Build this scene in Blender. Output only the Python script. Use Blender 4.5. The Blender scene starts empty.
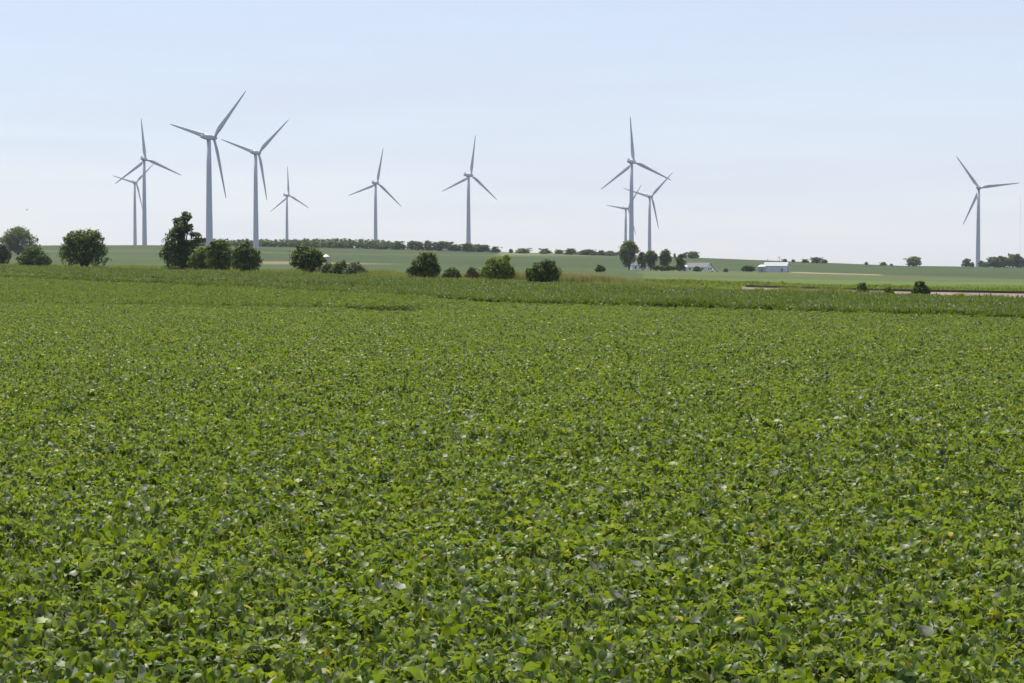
import bpy, math, random
import numpy as np
from mathutils import Vector, Matrix

scene = bpy.context.scene
COL = scene.collection
RAD = math.radians
rs = np.random.RandomState(7)

# ------------------------------------------------------------------ camera
W, H = 1024, 683
LENS = 70.0
F = LENS / 36.0 * W                      # focal length in pixels
CAM_Z = 4.25                             # eye above the soil of the near field
PITCH = math.atan((341.5 - 266.0) / F)   # camera looks slightly down
cam_d = bpy.data.cameras.new('camera')
cam_d.lens = LENS
cam_d.sensor_width = 36.0
cam_d.clip_start = 0.5
cam_d.clip_end = 30000
cam = bpy.data.objects.new('camera', cam_d)
cam.location = (0, 0, CAM_Z)
cam.rotation_euler = (math.pi / 2 - PITCH, 0, 0)
COL.objects.link(cam)
scene.camera = cam


def at(px, v, D):
    """survey helper: where a sight line from the camera meets the depth D"""
    sx, sy = (px - 512.0) / F, (341.5 - v) / F
    y = math.cos(PITCH) + sy * math.sin(PITCH)
    z = -math.sin(PITCH) + sy * math.cos(PITCH)
    return Vector((sx / y * D, D, CAM_Z + z / y * D))


def z_of(v, D):
    return at(512, v, D).z


# ------------------------------------------------------------------ helpers
def tag(o, label=None, cat=None, group=None, kind=None):
    if label: o['label'] = label
    if cat: o['category'] = cat
    if group: o['group'] = group
    if kind: o['kind'] = kind
    return o


def link(name, me, parent=None, mats=()):
    o = bpy.data.objects.new(name, me)
    COL.objects.link(o)
    for m in mats:
        me.materials.append(m)
    if parent: o.parent = parent
    return o


def empty(name, loc, rz=0.0):
    o = bpy.data.objects.new(name, None)
    COL.objects.link(o)
    o.location = loc
    o.rotation_euler = (0, 0, rz)
    o.empty_display_size = 0.5
    return o


def mesh_np(name, verts, faces, smooth=False):
    """verts (n,3); faces: list of index arrays (m,3) or (m,4)"""
    me = bpy.data.meshes.new(name)
    verts = np.asarray(verts, dtype=np.float32)
    if not isinstance(faces, (list, tuple)): faces = [faces]
    faces = [np.asarray(f, dtype=np.int32) for f in faces if len(f)]
    loops = np.concatenate([f.ravel() for f in faces])
    tot = np.concatenate([np.full(len(f), f.shape[1], dtype=np.int32) for f in faces])
    start = np.concatenate([[0], np.cumsum(tot)[:-1]]).astype(np.int32)
    me.vertices.add(len(verts)); me.vertices.foreach_set('co', verts.ravel())
    me.loops.add(len(loops)); me.loops.foreach_set('vertex_index', loops)
    me.polygons.add(len(tot)); me.polygons.foreach_set('loop_start', start)
    if smooth:
        me.polygons.foreach_set('use_smooth', np.ones(len(tot), dtype=bool))
    me.update(calc_edges=True)
    me.validate()
    return me


def fattr(me, name, vals):
    a = me.attributes.new(name, 'FLOAT', 'POINT')
    a.data.foreach_set('value', np.asarray(vals, dtype=np.float32))


class MB:
    """collects simple solids into one mesh"""
    def __init__(self): self.v, self.f = [], []

    def poly(self, pts, faces):
        b = len(self.v)
        self.v += [tuple(p) for p in pts]
        self.f += [tuple(b + i for i in f) for f in faces]

    def box(self, x0, x1, y0, y1, z0, z1):
        self.poly([(x0, y0, z0), (x1, y0, z0), (x1, y1, z0), (x0, y1, z0), (x0, y0, z1), (x1, y0, z1), (x1, y1, z1), (x0, y1, z1)],
                  [(3, 2, 1, 0), (4, 5, 6, 7), (0, 1, 5, 4), (1, 2, 6, 5), (2, 3, 7, 6), (3, 0, 4, 7)])

    def tube(self, pts, rads, n=8):
        rings = []
        for i, p in enumerate(pts):
            p = Vector(p)
            d = (Vector(pts[min(i + 1, len(pts) - 1)]) - Vector(pts[max(i - 1, 0)])).normalized()
            a = d.orthogonal().normalized() if abs(d.z) < .99 else Vector((1, 0, 0))
            b = d.cross(a).normalized(); a = b.cross(d).normalized()
            rings.append([p + (a * math.cos(2 * math.pi * k / n) + b * math.sin(2 * math.pi * k / n)) * rads[i] for k in range(n)])
        base = len(self.v)
        for r in rings: self.v += [tuple(q) for q in r]
        for i in range(len(rings) - 1):
            for k in range(n):
                k2 = (k + 1) % n
                self.f.append((base + i * n + k, base + i * n + k2, base + (i + 1) * n + k2, base + (i + 1) * n + k))
        self.f.append(tuple(base + k for k in reversed(range(n))))
        self.f.append(tuple(base + (len(rings) - 1) * n + k for k in range(n)))

    def build(self, name, mat, parent=None, smooth=False):
        me = bpy.data.meshes.new(name)
        me.from_pydata(self.v, [], self.f)
        if smooth:
            me.polygons.foreach_set('use_smooth', [True] * len(me.polygons))
        me.update()
        return link(name, me, parent, [mat])


# ------------------------------------------------------------------ materials
def new_mat(name):
    m = bpy.data.materials.new(name)
    m.use_nodes = True
    nt = m.node_tree
    for n in list(nt.nodes): nt.nodes.remove(n)
    out = nt.nodes.new('ShaderNodeOutputMaterial')
    return m, nt, out


def N(nt, t, **kw):
    n = nt.nodes.new(t)
    for k, v in kw.items(): setattr(n, k, v)
    return n


def ramp(nt, stops):
    r = N(nt, 'ShaderNodeValToRGB')
    cr = r.color_ramp
    while len(cr.elements) < len(stops): cr.elements.new(0.5)
    for e, (p, c) in zip(cr.elements, stops):
        e.position = p; e.color = (*c, 1)
    return r


def paint(name, col, rough=.5, noise=.06, scale=2.0, metal=0.0, spec=.5):
    m, nt, out = new_mat(name)
    b = N(nt, 'ShaderNodeBsdfPrincipled')
    tc = N(nt, 'ShaderNodeTexCoord')
    nz = N(nt, 'ShaderNodeTexNoise'); nz.inputs['Scale'].default_value = scale; nz.inputs['Detail'].default_value = 6
    nt.links.new(tc.outputs['Object'], nz.inputs['Vector'])
    lo = tuple(max(0, c * (1 - noise * 2)) for c in col); hi = tuple(min(1, c * (1 + noise)) for c in col)
    r = ramp(nt, [(.3, lo), (.7, hi)])
    nt.links.new(nz.outputs['Fac'], r.inputs['Fac'])
    nt.links.new(r.outputs['Color'], b.inputs['Base Color'])
    b.inputs['Roughness'].default_value = rough
    b.inputs['Metallic'].default_value = metal
    b.inputs['Specular IOR Level'].default_value = spec
    nt.links.new(b.outputs[0], out.inputs['Surface'])
    return m


def leaf_mat(name, stops, back=None, trans=(.2, .3, .03), tfac=.35, rough=.45, spec=.5, rnd=.12, patch=.0, patch_scale=.02):
    """foliage: colour from the per-leaf 'tint', paler underside, light let through"""
    m, nt, out = new_mat(name)
    L = nt.links.new
    at_ = N(nt, 'ShaderNodeAttribute', attribute_name='tint')
    oi = N(nt, 'ShaderNodeObjectInfo')
    mr = N(nt, 'ShaderNodeMath', operation='MULTIPLY_ADD'); mr.inputs[1].default_value = rnd; mr.inputs[2].default_value = -rnd / 2
    L(oi.outputs['Random'], mr.inputs[0])
    add = N(nt, 'ShaderNodeMath', operation='ADD')
    L(at_.outputs['Fac'], add.inputs[0]); L(mr.outputs[0], add.inputs[1])
    src = add
    if patch:
        ge = N(nt, 'ShaderNodeNewGeometry')
        nz = N(nt, 'ShaderNodeTexNoise'); nz.inputs['Scale'].default_value = patch_scale; nz.inputs['Detail'].default_value = 4
        L(ge.outputs['Position'], nz.inputs['Vector'])
        ma = N(nt, 'ShaderNodeMath', operation='MULTIPLY_ADD'); ma.inputs[1].default_value = patch; ma.inputs[2].default_value = -patch / 2
        L(nz.outputs['Fac'], ma.inputs[0])
        a2 = N(nt, 'ShaderNodeMath', operation='ADD'); L(add.outputs[0], a2.inputs[0]); L(ma.outputs[0], a2.inputs[1])
        src = a2
    r = ramp(nt, stops)
    L(src.outputs[0], r.inputs['Fac'])
    col = r.outputs['Color']
    if back:
        g = N(nt, 'ShaderNodeNewGeometry')
        mx = N(nt, 'ShaderNodeMix', data_type='RGBA')
        L(g.outputs['Backfacing'], mx.inputs['Factor'])
        L(col, mx.inputs['A']); mx.inputs['B'].default_value = (*back, 1)
        col = mx.outputs['Result']
    b = N(nt, 'ShaderNodeBsdfPrincipled')
    L(col, b.inputs['Base Color'])
    b.inputs['Roughness'].default_value = rough
    b.inputs['Specular IOR Level'].default_value = spec
    t = N(nt, 'ShaderNodeBsdfTranslucent')
    tm = N(nt, 'ShaderNodeMix', data_type='RGBA'); tm.inputs['Factor'].default_value = .5
    L(r.outputs['Color'], tm.inputs['A']); tm.inputs['B'].default_value = (*trans, 1)
    L(tm.outputs['Result'], t.inputs['Color'])
    mix = N(nt, 'ShaderNodeMixShader'); mix.inputs[0].default_value = tfac
    L(b.outputs[0], mix.inputs[1]); L(t.outputs[0], mix.inputs[2])
    L(mix.outputs[0], out.inputs['Surface'])
    return m


M = {}
M['white'] = paint('white turbine paint', (.45, .475, .555), .45, .03, .3)
M['bark'] = paint('bark', (.07, .055, .04), .9, .3, 3.0)
M['wallwhite'] = paint('white siding', (.74, .74, .72), .6, .05, .8)
M['wallcream'] = paint('cream siding', (.62, .6, .54), .6, .05, .8)
M['roofgrey'] = paint('grey shingle', (.095, .095, .115), .8, .1, 1.5)
M['wallbarn'] = paint('bluish white metal siding', (.50, .52, .58), .6, .05, .8)
M['rooftin'] = paint('pale tin roof', (.24, .26, .30), .7, .06, .6, 0.0)
M['tinwhite'] = paint('white tin', (.55, .55, .55), .6, .03, 1.0)
M['tin'] = paint('galvanised tin', (.32, .34, .36), .45, .1, 1.0)
M['darkdoor'] = paint('blue grey door', (.12, .16, .22), .5, .05)
M['window'] = paint('dark window glass', (.03, .04, .05), .12, .02)
M['wood'] = paint('weathered wood', (.22, .18, .14), .9, .15, 2)
M['steel'] = paint('rusty rail steel', (.045, .032, .026), .7, .2, 5)
M['tyre'] = paint('tyre rubber', (.02, .02, .02), .8, .1)
M['carwhite'] = paint('white car paint', (.75, .75, .75), .3, .01)
M['mast'] = paint('mast steel', (.4, .38, .38), .6, .05)
M['feather'] = paint('dark feathers', (.05, .045, .04), .7, .2, 20)

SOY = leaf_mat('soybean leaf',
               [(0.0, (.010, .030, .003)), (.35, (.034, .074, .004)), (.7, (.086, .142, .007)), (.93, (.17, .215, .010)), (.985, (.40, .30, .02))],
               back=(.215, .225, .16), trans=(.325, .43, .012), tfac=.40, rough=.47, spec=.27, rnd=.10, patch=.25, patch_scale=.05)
CORN = leaf_mat('tall crop leaf',
                [(0.0, (.011, .033, .003)), (.45, (.036, .073, .005)), (.85, (.085, .130, .010)), (1.0, (.15, .185, .025))],
                back=(.08, .115, .03), trans=(.24, .33, .008), tfac=.30, rough=.5, spec=.2, rnd=.15, patch=.3, patch_scale=.03)
WEED = leaf_mat('weeds and rough grass',
                [(0.0, (.075, .12, .016)), (.4, (.13, .175, .03)), (.7, (.23, .23, .07)), (1.0, (.38, .31, .17))],
                trans=(.34, .38, .06), tfac=.42, rough=.7, spec=.2, rnd=.3, patch=.7, patch_scale=.09)
DRYG = leaf_mat('dry pale grass',
                [(0.0, (.13, .14, .035)), (.5, (.28, .24, .085)), (1.0, (.42, .34, .15))],
                trans=(.3, .27, .1), tfac=.3, rough=.8, spec=.15, rnd=.3, patch=.5, patch_scale=.1)
REED = leaf_mat('red topped grass',
                [(0.0, (.07, .14, .02)), (.5, (.12, .18, .035)), (.78, (.26, .20, .09)), (1.0, (.36, .21, .14))],
                trans=(.42, .35, .14), tfac=.5, rough=.8, spec=.1, rnd=.2)
ROUGH = leaf_mat('far crop leaf',
                 [(0.0, (.055, .105, .014)), (.5, (.095, .15, .02)), (1.0, (.16, .19, .04))],
                 trans=(.3, .38, .03), tfac=.42, rough=.6, spec=.25, rnd=.25, patch=.6, patch_scale=.02)
TREE = {
    'dark': leaf_mat('dark tree leaf', [(0, (.022, .044, .008)), (.55, (.066, .106, .014)), (1, (.18, .22, .03))], trans=(.24, .31, .02), tfac=.36, rough=.6, spec=.25, rnd=.0),
    'mid': leaf_mat('green bush leaf', [(0, (.034, .060, .011)), (.6, (.075, .11, .017)), (1, (.14, .165, .03))], trans=(.18, .24, .025), tfac=.32, rough=.6, spec=.25, rnd=.0),
    'lime': leaf_mat('yellow green bush leaf', [(0, (.060, .095, .010)), (.5, (.115, .16, .016)), (1, (.20, .23, .03))], trans=(.3, .36, .025), tfac=.36, rough=.6, spec=.25, rnd=.0),
    'brown': leaf_mat('brownish shrub leaf', [(0, (.05, .046, .022)), (.6, (.11, .095, .045)), (1, (.18, .15, .07))], trans=(.18, .18, .05), tfac=.3, rough=.75, spec=.2, rnd=.0),
    'grey': leaf_mat('grey green bush leaf', [(0, (.05, .062, .028)), (.6, (.105, .12, .055)), (1, (.17, .18, .09))], trans=(.18, .22, .08), tfac=.3, rough=.65, spec=.25, rnd=.0),
    'far': leaf_mat('far tree leaf', [(0, (.034, .056, .016)), (.55, (.09, .125, .034)), (1, (.18, .21, .06))], trans=(.26, .33, .05), tfac=.38, rough=.65, spec=.2, rnd=.2),
}

# ------------------------------------------------------------------ terrain
SL = 1.448                                # slope of the field edges: c = y + SL*x


def uc(px): return (px - 512.0) / F


SOYC, TREEC, RAILC = 190.0, 305.0, 331.0
PXS = np.array([0, 140, 280, 400, 512, 640, 770, 900, 1024.])
US = (PXS - 512) / F
edge_can = np.interp(PXS, [0, 250, 512, 770, 1024], [278, 288.5, 303.0, 310.5, 318.0])   # crop top at the soy field's far edge
tree_can = np.interp(PXS, [0, 250, 512, 770, 1024], [264, 271.0, 280.5, 290.5, 296.5])   # tall crop top at the fence row
SOY_H, STRIP_H = .70, 1.0
FAR_D = [650, 900, 1150, 1500, 1850, 2400, 3500, 6200]
FAR_V = {
    0: [263.5, 259.5, 255, 249, 245.5, 250, 258, 268],
    140: [264.5, 261, 256, 249, 245, 250.5, 258, 268],
    280: [266.5, 262.5, 258, 250.5, 246, 256, 262, 270],
    400: [268, 264, 260.5, 254, 248.6, 259, 264, 270],
    512: [270, 266.2, 263, 257.5, 252, 261, 266, 271],
    640: [273, 271.6, 270.3, 262.5, 255.2, 265, 268, 272],
    770: [275.2, 273.8, 272.3, 266.5, 260.4, 267, 270, 273],
    900: [277, 275.2, 273.8, 269.5, 265.6, 269, 271, 274],
    1024: [278, 276.2, 275, 271, 267.3, 270, 272, 274],
}
DG = np.arange(0, 6300, 2.0)
tabs = []
for k, px in enumerate(PXS):
    u = US[k]; fac = 1 + SL * u
    dE, dT = SOYC / fac, TREEC / fac
    zE = z_of(edge_can[k], dE) - SOY_H
    zT = z_of(tree_can[k], dT) - STRIP_H
    flat = float(np.interp(px, [0, 250, 420, 512, 1024], [196, 181, 165, 140, 110]))
    d = [0, flat, dE, dT] + FAR_D
    z = [0, 0, zE, zT] + [z_of(v, D) for v, D in zip(FAR_V[int(px)], FAR_D)]
    g = np.interp(DG, d, z)
    for w in (11, 15):
        gp = np.pad(g, w // 2, mode='edge')
        g = np.convolve(gp, np.ones(w) / w, mode='valid')
    tabs.append(g)
tabs = np.array(tabs)


def vnoise(x, y, s, seed=0):
    """smooth value noise in [-1,1]"""
    x = np.asarray(x) / s; y = np.asarray(y) / s
    xi = np.floor(x).astype(np.int64); yi = np.floor(y).astype(np.int64)
    fx = x - xi; fy = y - yi
    fx = fx * fx * (3 - 2 * fx); fy = fy * fy * (3 - 2 * fy)

    def h(a, b):
        n = (a * 374761393 + b * 668265263 + seed * 982451653) & 0x7fffffff
        n = ((n ^ (n >> 13)) * 1274126177) & 0x7fffffff
        return ((n ^ (n >> 16)) & 0xffff) / 32767.5 - 1
    return (h(xi, yi) * (1 - fx) + h(xi + 1, yi) * fx) * (1 - fy) + (h(xi, yi + 1) * (1 - fx) + h(xi + 1, yi + 1) * fx) * fy


def ground(x, y):
    x = np.asarray(x, dtype=float); y = np.asarray(y, dtype=float)
    yy = np.clip(y, 0, 6250)
    u = np.clip(x / np.maximum(yy, 1), US[0], US[-1])
    idx = yy / 2.0
    i0 = np.minimum(idx.astype(int), len(DG) - 2); f = idx - i0
    k = np.clip(np.searchsorted(US, u) - 1, 0, len(US) - 2)
    w = (u - US[k]) / (US[k + 1] - US[k])
    za = tabs[k, i0] * (1 - f) + tabs[k, i0 + 1] * f
    zb = tabs[k + 1, i0] * (1 - f) + tabs[k + 1, i0 + 1] * f
    z = za * (1 - w) + zb * w
    z = z + .05 * vnoise(x, y, 14, 3) * np.clip((y - 20) / 60, 0, 1)
    return z


def gz(x, y): return float(ground(np.array([x]), np.array([y]))[0])


def on_ground(px, D):
    x = uc(px) * D
    return Vector((x, D, gz(x, D)))


def line_D(c, px): return c / (1 + SL * uc(px))


ys = [-300, -150, -60, -20, 0]
y = 6.0
while y < 120: ys.append(y); y += 3
while y < 480: ys.append(y); y += 2.5
while y < 2000: ys.append(y); y += 4
while y < 6200: ys.append(y); y += 40
ys = np.array(ys)
ss = np.linspace(-1, 1, 560)
Yg, Sg = np.meshgrid(ys, ss, indexing='ij')
Xg = Sg * (0.55 * np.maximum(Yg, 0) + 120)
Zg = ground(Xg, Yg)
nr, nc = Yg.shape
ii = np.arange(nr * nc).reshape(nr, nc)
gf = np.stack([ii[:-1, :-1], ii[:-1, 1:], ii[1:, 1:], ii[1:, :-1]], -1).reshape(-1, 4)
gv = np.stack([Xg, Yg, Zg], -1).reshape(-1, 3)
gme = mesh_np('ground', gv, gf, smooth=True)
# what grows or lies on each part of the ground (albedo of the fields)
X, Y, Z = gv[:, 0], gv[:, 1], gv[:, 2]
px = np.where(Y > 1, X / np.maximum(Y, 1) * F + 512, 512)
vv = 266 - (Z - CAM_Z) / np.maximum(Y, 1) * F
C = Y + SL * X
n1 = vnoise(X, Y, 60, 1); n2 = vnoise(X, Y, 9, 2); n3 = vnoise(X, Y, 25, 5); n4 = vnoise(X, Y * .4, 120, 9)
col = np.zeros((len(X), 3))


def put(mask, c): col[mask] = np.array(c)


put(np.ones(len(X), bool), (.045, .035, .022))
put((C > SOYC) & (C < TREEC - 4), (.04, .042, .018))
far = (C >= TREEC - 4)
put(far, (.085, .115, .035))
left = px < 620
pn = px + 6 * n1
bv = vv + .5 * n4
# the hill on the left and in the middle
fm = far & (Y > 430) & (pn < 640)
put(fm, (.036, .059, .012))
put(fm & (bv < 264.2) & (bv > 261.3) & (pn > 255) & (pn < 520), (.135, .112, .062))
top = np.interp(px, [0, 280, 512, 640], [252.2, 253.4, 257.2, 258.5])
lo = np.interp(px, [0, 140, 200, 280, 512, 640], [254.2, 254.3, 258, 261.2, 266.5, 268.5])
put(fm & (bv < lo) & (bv > top), (.027, .047, .008))
pale = np.interp(px, [0, 140, 280, 512, 640], [248.6, 248.8, 251.8, 255.6, 256.6])
put(fm & (bv <= top) & (bv > pale), (.042, .062, .013))
put(fm & (bv <= pale), (.027, .046, .008))
midpale = fm & (pn > 500) & (bv < 255.6) & (bv > 250)
put(midpale, (.095, .108, .045))
# right hand side
fr = far & (pn >= 640)
put(fr, (.066, .100, .022))
p0 = np.interp(px, [640, 770, 900, 1024], [276.5, 279, 281, 282.5])
put(fr & (bv < p0), (.060, .082, .021))
g0 = np.interp(px, [640, 770, 870, 900, 1024], [269.5, 271.6, 273.8, 274.6, 275.6])
put(fr & (bv < g0), (.029, .048, .008))
g1 = np.interp(px, [640, 770, 870, 960, 1024], [269.5, 271.6, 274.4, 276.6, 278.4])
put(fr & (bv < g1) & (bv >= g0), (.033, .052, .010))
put(fr & (bv < g1 + .7) & (bv > g1 - .1) & (px > 885), (.055, .045, .04))
put(fr & (bv < g1 + .9) & (bv > g1 - .5) & (px > 790) & (px < 880), (.17, .14, .085))
col *= (1 + .10 * n1 + .10 * n3 + .06 * n2)[:, None]
dry = np.clip((n3 + n2 * .6) * .8, 0, 1)[:, None] * ((C > TREEC - 4) & (C < 350))[:, None]
col = col * (1 - dry * .6) + np.array((.17, .14, .07)) * dry * .6
a = gme.attributes.new('field', 'FLOAT_COLOR', 'POINT')
a.data.foreach_set('color', np.concatenate([np.clip(col, .005, 1), np.ones((len(X), 1))], 1).astype(np.float32).ravel())

gm, nt, out = new_mat('ground')
L = nt.links.new
b = N(nt, 'ShaderNodeBsdfPrincipled'); b.inputs['Roughness'].default_value = .9; b.inputs['Specular IOR Level'].default_value = .15
fa = N(nt, 'ShaderNodeAttribute', attribute_name='field')
tc = N(nt, 'ShaderNodeTexCoord')
na = N(nt, 'ShaderNodeTexNoise'); na.inputs['Scale'].default_value = .35; na.inputs['Detail'].default_value = 9; na.inputs['Roughness'].default_value = .7
L(tc.outputs['Object'], na.inputs['Vector'])
mp = N(nt, 'ShaderNodeMapping'); mp.inputs['Scale'].default_value = (.02, .25, .02); mp.inputs['Rotation'].default_value = (0, 0, .12)
L(tc.outputs['Object'], mp.inputs['Vector'])
nb = N(nt, 'ShaderNodeTexNoise'); nb.inputs['Scale'].default_value = 1.0; nb.inputs['Detail'].default_value = 5
L(mp.outputs[0], nb.inputs['Vector'])
mm = N(nt, 'ShaderNodeMath', operation='MULTIPLY'); L(na.outputs['Fac'], mm.inputs[0]); L(nb.outputs['Fac'], mm.inputs[1])
mr = N(nt, 'ShaderNodeMapRange'); mr.inputs['From Min'].default_value = .12; mr.inputs['From Max'].default_value = .4
mr.inputs['To Min'].default_value = .62; mr.inputs['To Max'].default_value = 1.35
L(mm.outputs[0], mr.inputs['Value'])
vm = N(nt, 'ShaderNodeVectorMath', operation='SCALE'); L(fa.outputs['Color'], vm.inputs[0]); L(mr.outputs[0], vm.inputs['Scale'])
L(vm.outputs[0], b.inputs['Base Color'])
bp = N(nt, 'ShaderNodeBump'); bp.inputs['Strength'].default_value = .6; bp.inputs['Distance'].default_value = .3
L(na.outputs['Fac'], bp.inputs['Height']); L(bp.outputs[0], b.inputs['Normal'])
L(b.outputs[0], out.inputs['Surface'])
g_o = link('ground', gme, None, [gm])
tag(g_o, kind='structure')

# ------------------------------------------------------------------ plant patches
def rot_mats(n, yaw, pitch, roll):
    cy, sy = np.cos(yaw), np.sin(yaw); cp, sp = np.cos(pitch), np.sin(pitch); cr, sr = np.cos(roll), np.sin(roll)
    z = np.zeros(n); o = np.ones(n)
    Rz = np.stack([np.stack([cy, -sy, z], -1), np.stack([sy, cy, z], -1), np.stack([z, z, o], -1)], 1)
    Rx = np.stack([np.stack([o, z, z], -1), np.stack([z, cp, -sp], -1), np.stack([z, sp, cp], -1)], 1)
    Ry = np.stack([np.stack([cr, z, sr], -1), np.stack([z, o, z], -1), np.stack([-sr, z, cr], -1)], 1)
    return Rz @ Rx @ Ry


def leaflets(pos, yaw, pitch, roll, length, width, r):
    """ovate leaflets folded along the midrib, tip drooping; base at pos, growing along local +y"""
    n = len(pos)
    T = np.array([[0, 0, 0], [0, .33, .03], [0, .68, .02], [0, 1, -.10],
                  [-.5, .30, .12], [.5, .30, .12], [-.40, .66, .09], [.40, .66, .09]])
    V = np.repeat(T[None], n, 0)
    V[:, :, 0] *= width[:, None]; V[:, :, 1] *= length[:, None]; V[:, :, 2] *= (length * r.uniform(.2, 1.6, n))[:, None]
    V[:, 3, 2] -= length * r.uniform(0, .25, n)
    Rm = rot_mats(n, yaw, pitch, roll)
    V = np.einsum('nij,nkj->nki', Rm, V) + pos[:, None, :]
    base = (np.arange(n) * 8)[:, None]
    tr = np.concatenate([base + np.array(t) for t in ([0, 5, 1], [0, 1, 4], [6, 2, 3], [2, 7, 3])])
    qd = np.concatenate([base + np.array(t) for t in ([4, 1, 2, 6], [1, 5, 7, 2])])
    return V.reshape(-1, 3), tr, qd


def blades(pos, yaw, length, width, lean, curl, r, segs=4):
    """arching strap leaves rising from pos"""
    n = len(pos)
    t = np.linspace(0, 1, segs + 1)
    ang = lean[:, None] + curl[:, None] * t[None]           # angle from vertical
    dl = length[:, None] / segs
    hx = np.concatenate([np.zeros((n, 1)), np.cumsum(np.sin(ang[:, :-1]) * dl, 1)], 1)
    hz = np.concatenate([np.zeros((n, 1)), np.cumsum(np.cos(ang[:, :-1]) * dl, 1)], 1)
    prof = np.interp(t, [0, .3, .7, 1], [.6, 1, .75, .05])
    w = width[:, None] * prof[None] * .5
    d = np.stack([np.cos(yaw), np.sin(yaw)], -1); s = np.stack([-np.sin(yaw), np.cos(yaw)], -1)
    tw = r.uniform(-.5, .5, n)
    c = np.zeros((n, segs + 1, 2, 3))
    for k, sg in enumerate((-1, 1)):
        c[:, :, k, 0] = pos[:, None, 0] + d[:, None, 0] * hx + sg * s[:, None, 0] * w
        c[:, :, k, 1] = pos[:, None, 1] + d[:, None, 1] * hx + sg * s[:, None, 1] * w
        c[:, :, k, 2] = pos[:, None, 2] + hz + sg * w * tw[:, None]
    m = (segs + 1) * 2
    base = (np.arange(n) * m)[:, None]
    q = np.concatenate([base + np.array([2 * i, 2 * i + 1, 2 * i + 3, 2 * i + 2]) for i in range(segs)])
    return c.reshape(-1, 3), q, m


PLANTS = {}


def variant_collection(key, metas, mat):
    c = bpy.data.collections.new(key)
    for k, me in enumerate(metas):
        me.materials.append(mat)
        o = bpy.data.objects.new('%s_%02d' % (key, k), me)
        c.objects.link(o)
    PLANTS[key] = c
    return c


SZ = 1.25        # patch side


def soy_patch(seed):
    r = np.random.RandomState(seed)
    nt_ = 165
    pos = np.stack([r.uniform(-SZ / 2, SZ / 2, nt_), r.uniform(-SZ / 2, SZ / 2, nt_), np.zeros(nt_)], -1)
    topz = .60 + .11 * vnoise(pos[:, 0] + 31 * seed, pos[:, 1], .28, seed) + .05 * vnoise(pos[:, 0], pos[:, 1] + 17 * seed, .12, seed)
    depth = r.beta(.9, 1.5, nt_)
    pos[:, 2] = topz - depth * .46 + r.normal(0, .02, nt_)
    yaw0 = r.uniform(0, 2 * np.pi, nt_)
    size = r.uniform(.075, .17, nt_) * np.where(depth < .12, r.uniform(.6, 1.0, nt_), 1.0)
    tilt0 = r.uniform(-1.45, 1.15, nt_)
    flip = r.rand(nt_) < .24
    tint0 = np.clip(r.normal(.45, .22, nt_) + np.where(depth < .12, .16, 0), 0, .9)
    Vs, Ts, Qs, tn, off = [], [], [], [], 0
    for k, dy in enumerate((0, 1.25, -1.25)):
        yaw = yaw0 + dy + r.normal(0, .25, nt_)
        pitch = tilt0 + r.normal(0, .35, nt_)
        roll = r.normal(0, .7, nt_) + np.where(flip & (r.rand(nt_) < .8), np.pi * .8, 0)
        ln = size * r.uniform(.85, 1.1, nt_) * (1.1 if k == 0 else .95)
        p = pos.copy()
        p[:, 0] += -np.sin(yaw) * .012; p[:, 1] += np.cos(yaw) * .012
        V, tr, qd = leaflets(p, yaw, pitch, roll, ln, ln * r.uniform(.48, .68, nt_), r)
        Vs.append(V); Ts.append(tr + off); Qs.append(qd + off); off += len(V)
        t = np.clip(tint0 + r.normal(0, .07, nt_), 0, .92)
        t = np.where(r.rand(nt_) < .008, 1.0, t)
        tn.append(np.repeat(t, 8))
    # petioles and stems
    nb_ = 60
    bp_ = np.stack([r.uniform(-SZ / 2, SZ / 2, nb_), r.uniform(-SZ / 2, SZ / 2, nb_), np.full(nb_, .1)], -1)
    V, q, m = blades(bp_, r.uniform(0, 6.28, nb_), r.uniform(.4, .56, nb_), np.full(nb_, .009), r.uniform(0, .5, nb_), r.uniform(-.3, .4, nb_), r, 3)
    Vs.append(V); Qs.append(q + off); tn.append(np.full(len(V), .8))
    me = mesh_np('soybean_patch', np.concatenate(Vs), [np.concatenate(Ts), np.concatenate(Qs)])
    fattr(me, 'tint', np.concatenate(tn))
    return me


def blade_patch(name, seed, size, nplants, nleaf, hgt, width, lean, curl, tint, segs=4, stem=None, redtop=False):
    r = np.random.RandomState(seed)
    pp = np.stack([r.uniform(-size / 2, size / 2, nplants), r.uniform(-size / 2, size / 2, nplants)], -1)
    k = np.repeat(np.arange(nplants), nleaf); n = len(k)
    ph = r.uniform(.75, 1.15, nplants)
    pos = np.zeros((n, 3)); pos[:, :2] = pp[k] + r.normal(0, .03, (n, 2))
    base = r.uniform(0, .6, n) if stem else np.zeros(n)
    pos[:, 2] = base * hgt * ph[k]
    ln = (hgt * (1 - base * .75)) * ph[k] * r.uniform(.65, 1.05, n)
    V, q, m = blades(pos, r.uniform(0, 6.28, n), ln, r.uniform(.7, 1.2, n) * width, np.abs(r.normal(0, lean, n)), r.uniform(.2, 1, n) * curl, r, segs)
    t = np.repeat(np.clip(r.normal(tint, .2, nplants)[k] + r.normal(0, .16, n), 0, 1), m)
    if redtop:
        h = V[:, 2] / hgt
        t = np.clip(t * .5 + np.clip(h - .74, 0, .5) * 2.4, 0, 1)
    me = mesh_np(name, V, q)
    fattr(me, 'tint', t)
    return me


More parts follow.
